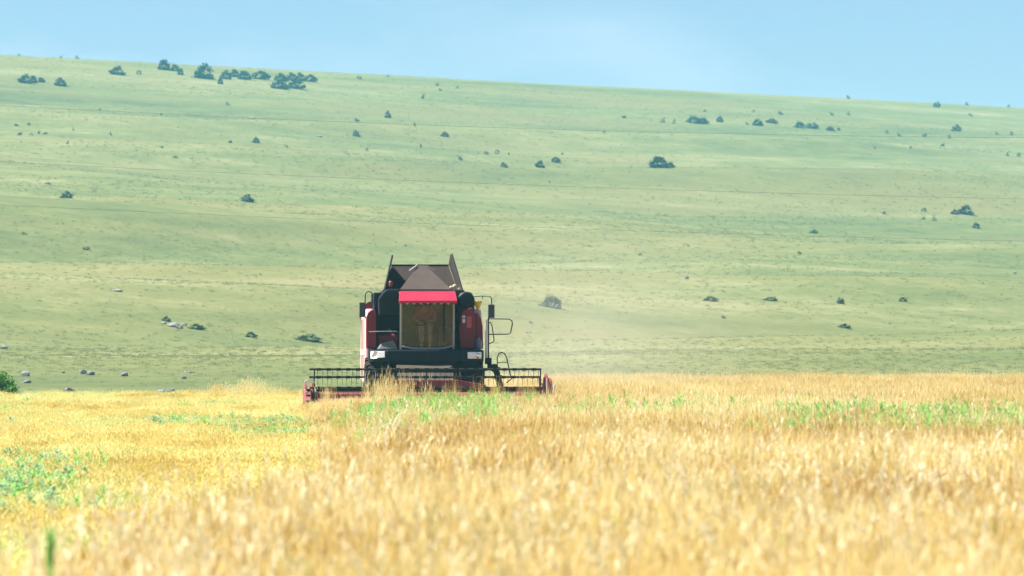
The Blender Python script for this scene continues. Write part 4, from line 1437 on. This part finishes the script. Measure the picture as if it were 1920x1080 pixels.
for (px, py, w, h) in SPECKS:
    mx, my, mt = min(MARKS, key=lambda q: math.hypot(q[0] - px, (q[1] - py) * 1.5))
    dx, dy = px - mx, py - my
    v = "above" if dy < -12 else ("below" if dy > 12 else "")
    hh = "left" if dx < -12 else ("right" if dx > 12 else "")
    where = " and ".join(t for t in (v, (hh + ("" if v else " of")) if hh else "") if t) or "beside"
    if v and hh: where += " of"
    recs.append((px, py, w, h, where, mt, math.hypot(dx, dy)))
ORD = ["nearest", "second nearest", "third nearest", "fourth nearest", "fifth nearest", "sixth nearest", "seventh nearest", "eighth nearest"]
bykey = {}
for r_ in recs: bykey.setdefault((r_[4], r_[5]), []).append(r_)
for (where, mt), rs_ in bykey.items():
    rs_.sort(key=lambda r: r[6])
    for k, r_ in enumerate(rs_):
        px, py, w, h = r_[:4]
        o = plant(px, py, w, h, 'p' if py > 430 else 'dggggpppp'[(px * 7 + py * 3) % 9])
        lead = "tiny shrub" if len(rs_) == 1 else ORD[min(k, 7)] + " tiny shrub"
        tag(o, "%s %s %s" % (lead, where, mt), 'shrub', SHRUBS)

# bright leafy bush at the rim of the field, far left
bush = link("bush", None)
gx = (0 - 960) / FPX * 203
bush.location = (gx, 203, 0)
tag(bush, "bright green leafy bush cut by the left edge beside the field", 'bush')
b = link("crown", crown_mesh(801, 3600, 'bush_bright', leaf=.075, lobes=14), bush); b.scale = (1.42, 1.2, 1.15)
b = link("trunk", trunks[0], bush); b.scale = (1.3, 1.2, 1.2)


# ------------------------------------------------------------------ rocks
def rock_mesh(seed, mat, sub=2):
    bm = bmesh.new()
    bmesh.ops.create_icosphere(bm, subdivisions=sub, radius=.5)
    for v in bm.verts:
        n = mnoise.noise(v.co * 2.1 + Vector((seed * 3.3, seed, 0))) * .55 + mnoise.noise(v.co * 4.2 + Vector((seed, 2, 0))) * .28
        v.co *= 1 + n
        v.co.z = v.co.z * .8
    me = bpy.data.meshes.new("rock"); bm.to_mesh(me); bm.free()
    me.materials.append(M[mat])
    return me


rocks = [rock_mesh(k, 'limestone') for k in range(5)]
wrocks = [rock_mesh(k + 9, 'white_stone') for k in range(3)]
ROCKS = "boulders lying along the foot of the hill"
for px, py, w, h, lib, label in (
    (48, 706, 19, 15, wrocks, "pale upright boulder just right of the bright green bush"),
    (50, 719, 17, 9, rocks, "low grey rock directly under the pale upright boulder"),
    (40, 741, 22, 11, rocks, "brownish grey rock at the field rim touching the green bush"),
    (118, 700, 9, 7, rocks, "small rock between the pale upright boulder and the twin boulders"),
    (155, 702, 16, 13, wrocks, "left and paler of the twin boulders on the lower left slope"),
    (169, 704, 19, 12, rocks, "right and greyer of the twin boulders on the lower left slope"),
    (232, 706, 19, 12, rocks, "dull grey boulder right of the twin boulders"),
    (128, 738, 25, 15, rocks, "wide grey boulder just above the rim of the stubble"),
    (345, 711, 10, 10, wrocks, "small pale rock left of the reel, above the field rim"),
    (356, 699, 18, 6, rocks, "thin dark flat rock above the small pale rock"),
    (303, 737, 14, 9, wrocks, "pale stone at the field rim, left of two low rocks"),
    (318, 736, 18, 12, rocks, "grey rock at the field rim between a pale and a brown stone"),
    (333, 741, 20, 12, rocks, "brown flat rock at the field rim, right of the grey one"),
    (8, 655, 15, 11, wrocks, "pale rock at the left picture edge above the green bush"),
    (326, 613, 22, 13, wrocks, "largest white slab of the rock outcrop on the left slope"),
    (345, 613, 11, 8, wrocks, "small white stone right of the largest white slab"),
    (307, 608, 11, 6, wrocks, "small pale stone left of the largest white slab"),
    (337, 617, 14, 8, rocks, "dark stone lying below the white slab of the outcrop"),
    (217, 546, 24, 5, wrocks, "flat pale slab in the grass of the left slope"),
    (1903, 514, 7, 8, wrocks, "white stone at the right picture edge on the slope"),
    (1288, 524, 8, 10, wrocks, "pale stone alone in the middle of the right slope"),
    (1707, 280, 6, 6, wrocks, "white stone speck under the top cable on the right slope"),
    (472, 223, 14, 4, wrocks, "flat pale stone near the top cable on the upper left slope"),
    (599, 258, 12, 5, wrocks, "flat pale stone under the top cable, above the harvester's left"),
    (995, 606, 8, 6, rocks, "small grey rock in the dust right of the mirror"),
):
    g = ray_ground(px, py)
    o = link("boulder", random.choice(lib))
    W, H = w * g[1] / FPX * .88, h * g[1] / FPX * .85
    o.location = (g[0], g[1], g[2] + H * .22)
    o.scale = (W * 1.15, W * .8, H * 1.45)
    o.rotation_euler = (0, 0, random.choice((-.4, .2, 3.0, 3.4)))
    tag(o, label, 'rock', ROCKS)

# ------------------------------------------------------------------ overhead cables crossing in front of the hill
DC = 262.0
for (ya, yb, yc, label) in ((197, 243.5, 258, "highest of the three thin cables crossing in front of the hill"),
                            (303, 350, 373, "middle of the three thin cables crossing in front of the hill"),
                            (384, 429, 452, "lowest of the three thin cables crossing in front of the hill")):
    pc = np.polyfit([0, 1080, 1920], [ya, yb, yc], 2)
    pts = []
    for px in np.linspace(-1300, 3200, 70):
        pts.append(((px - 960) / FPX * DC, DC, CAM_H + (HORIZ - float(np.polyval(pc, px))) / FPX * DC))
    mb = MB(); mb.tube(pts, .0065, 6)
    tag(mb.build("power_cable", M['cable']), label, 'cable', "overhead cables")

# ------------------------------------------------------------------ air
m, t = newmat('air'); M['air'] = m
pv = t.n("VolumePrincipled")
pv.inputs['Color'].default_value = (0.28, 0.80, 1.0, 1)
pv.inputs['Density'].default_value = 0.00018
pv.inputs['Anisotropy'].default_value = 0.0
t.l(pv.outputs[0], t.out.inputs['Volume'])
mb = MB(); mb.box(-3200, 3200, -600, 4400, min(v[2] for v in verts) - 1.0, max(v[2] for v in verts) + 6.0)
hz = tag(mb.build("haze", M['air']), "pale summer haze over the whole valley", kind='stuff')

m, t = newmat('dust'); M['dust'] = m
pv = t.n("VolumePrincipled")
pv.inputs['Color'].default_value = (0.95, 0.92, 0.82, 1)
tc_ = t.n("TexCoord").outputs['Object']
ln = t.n("VectorMath", operation='LENGTH'); t.l(tc_, ln.inputs[0])
fall = t.math('SUBTRACT', 1.0, ln.outputs['Value'], True)
den = t.math('MULTIPLY', t.math('MULTIPLY', fall, fall), t.math('MULTIPLY', t.noise(2.2, 3, 0.6, vec=tc_), 0.075))
t.l(den, pv.inputs['Density'])
t.l(pv.outputs[0], t.out.inputs['Volume'])
bm = bmesh.new()
bmesh.ops.create_icosphere(bm, subdivisions=3, radius=1)
me = bpy.data.meshes.new("dust_cloud"); bm.to_mesh(me); bm.free()
me.materials.append(M['dust'])
du = tag(link("dust_cloud", me), "pale chaff dust drifting up behind the harvester to the right", kind='stuff')
du.location = (1.6, 157, 1.7); du.scale = (7.5, 9.5, 5.4)
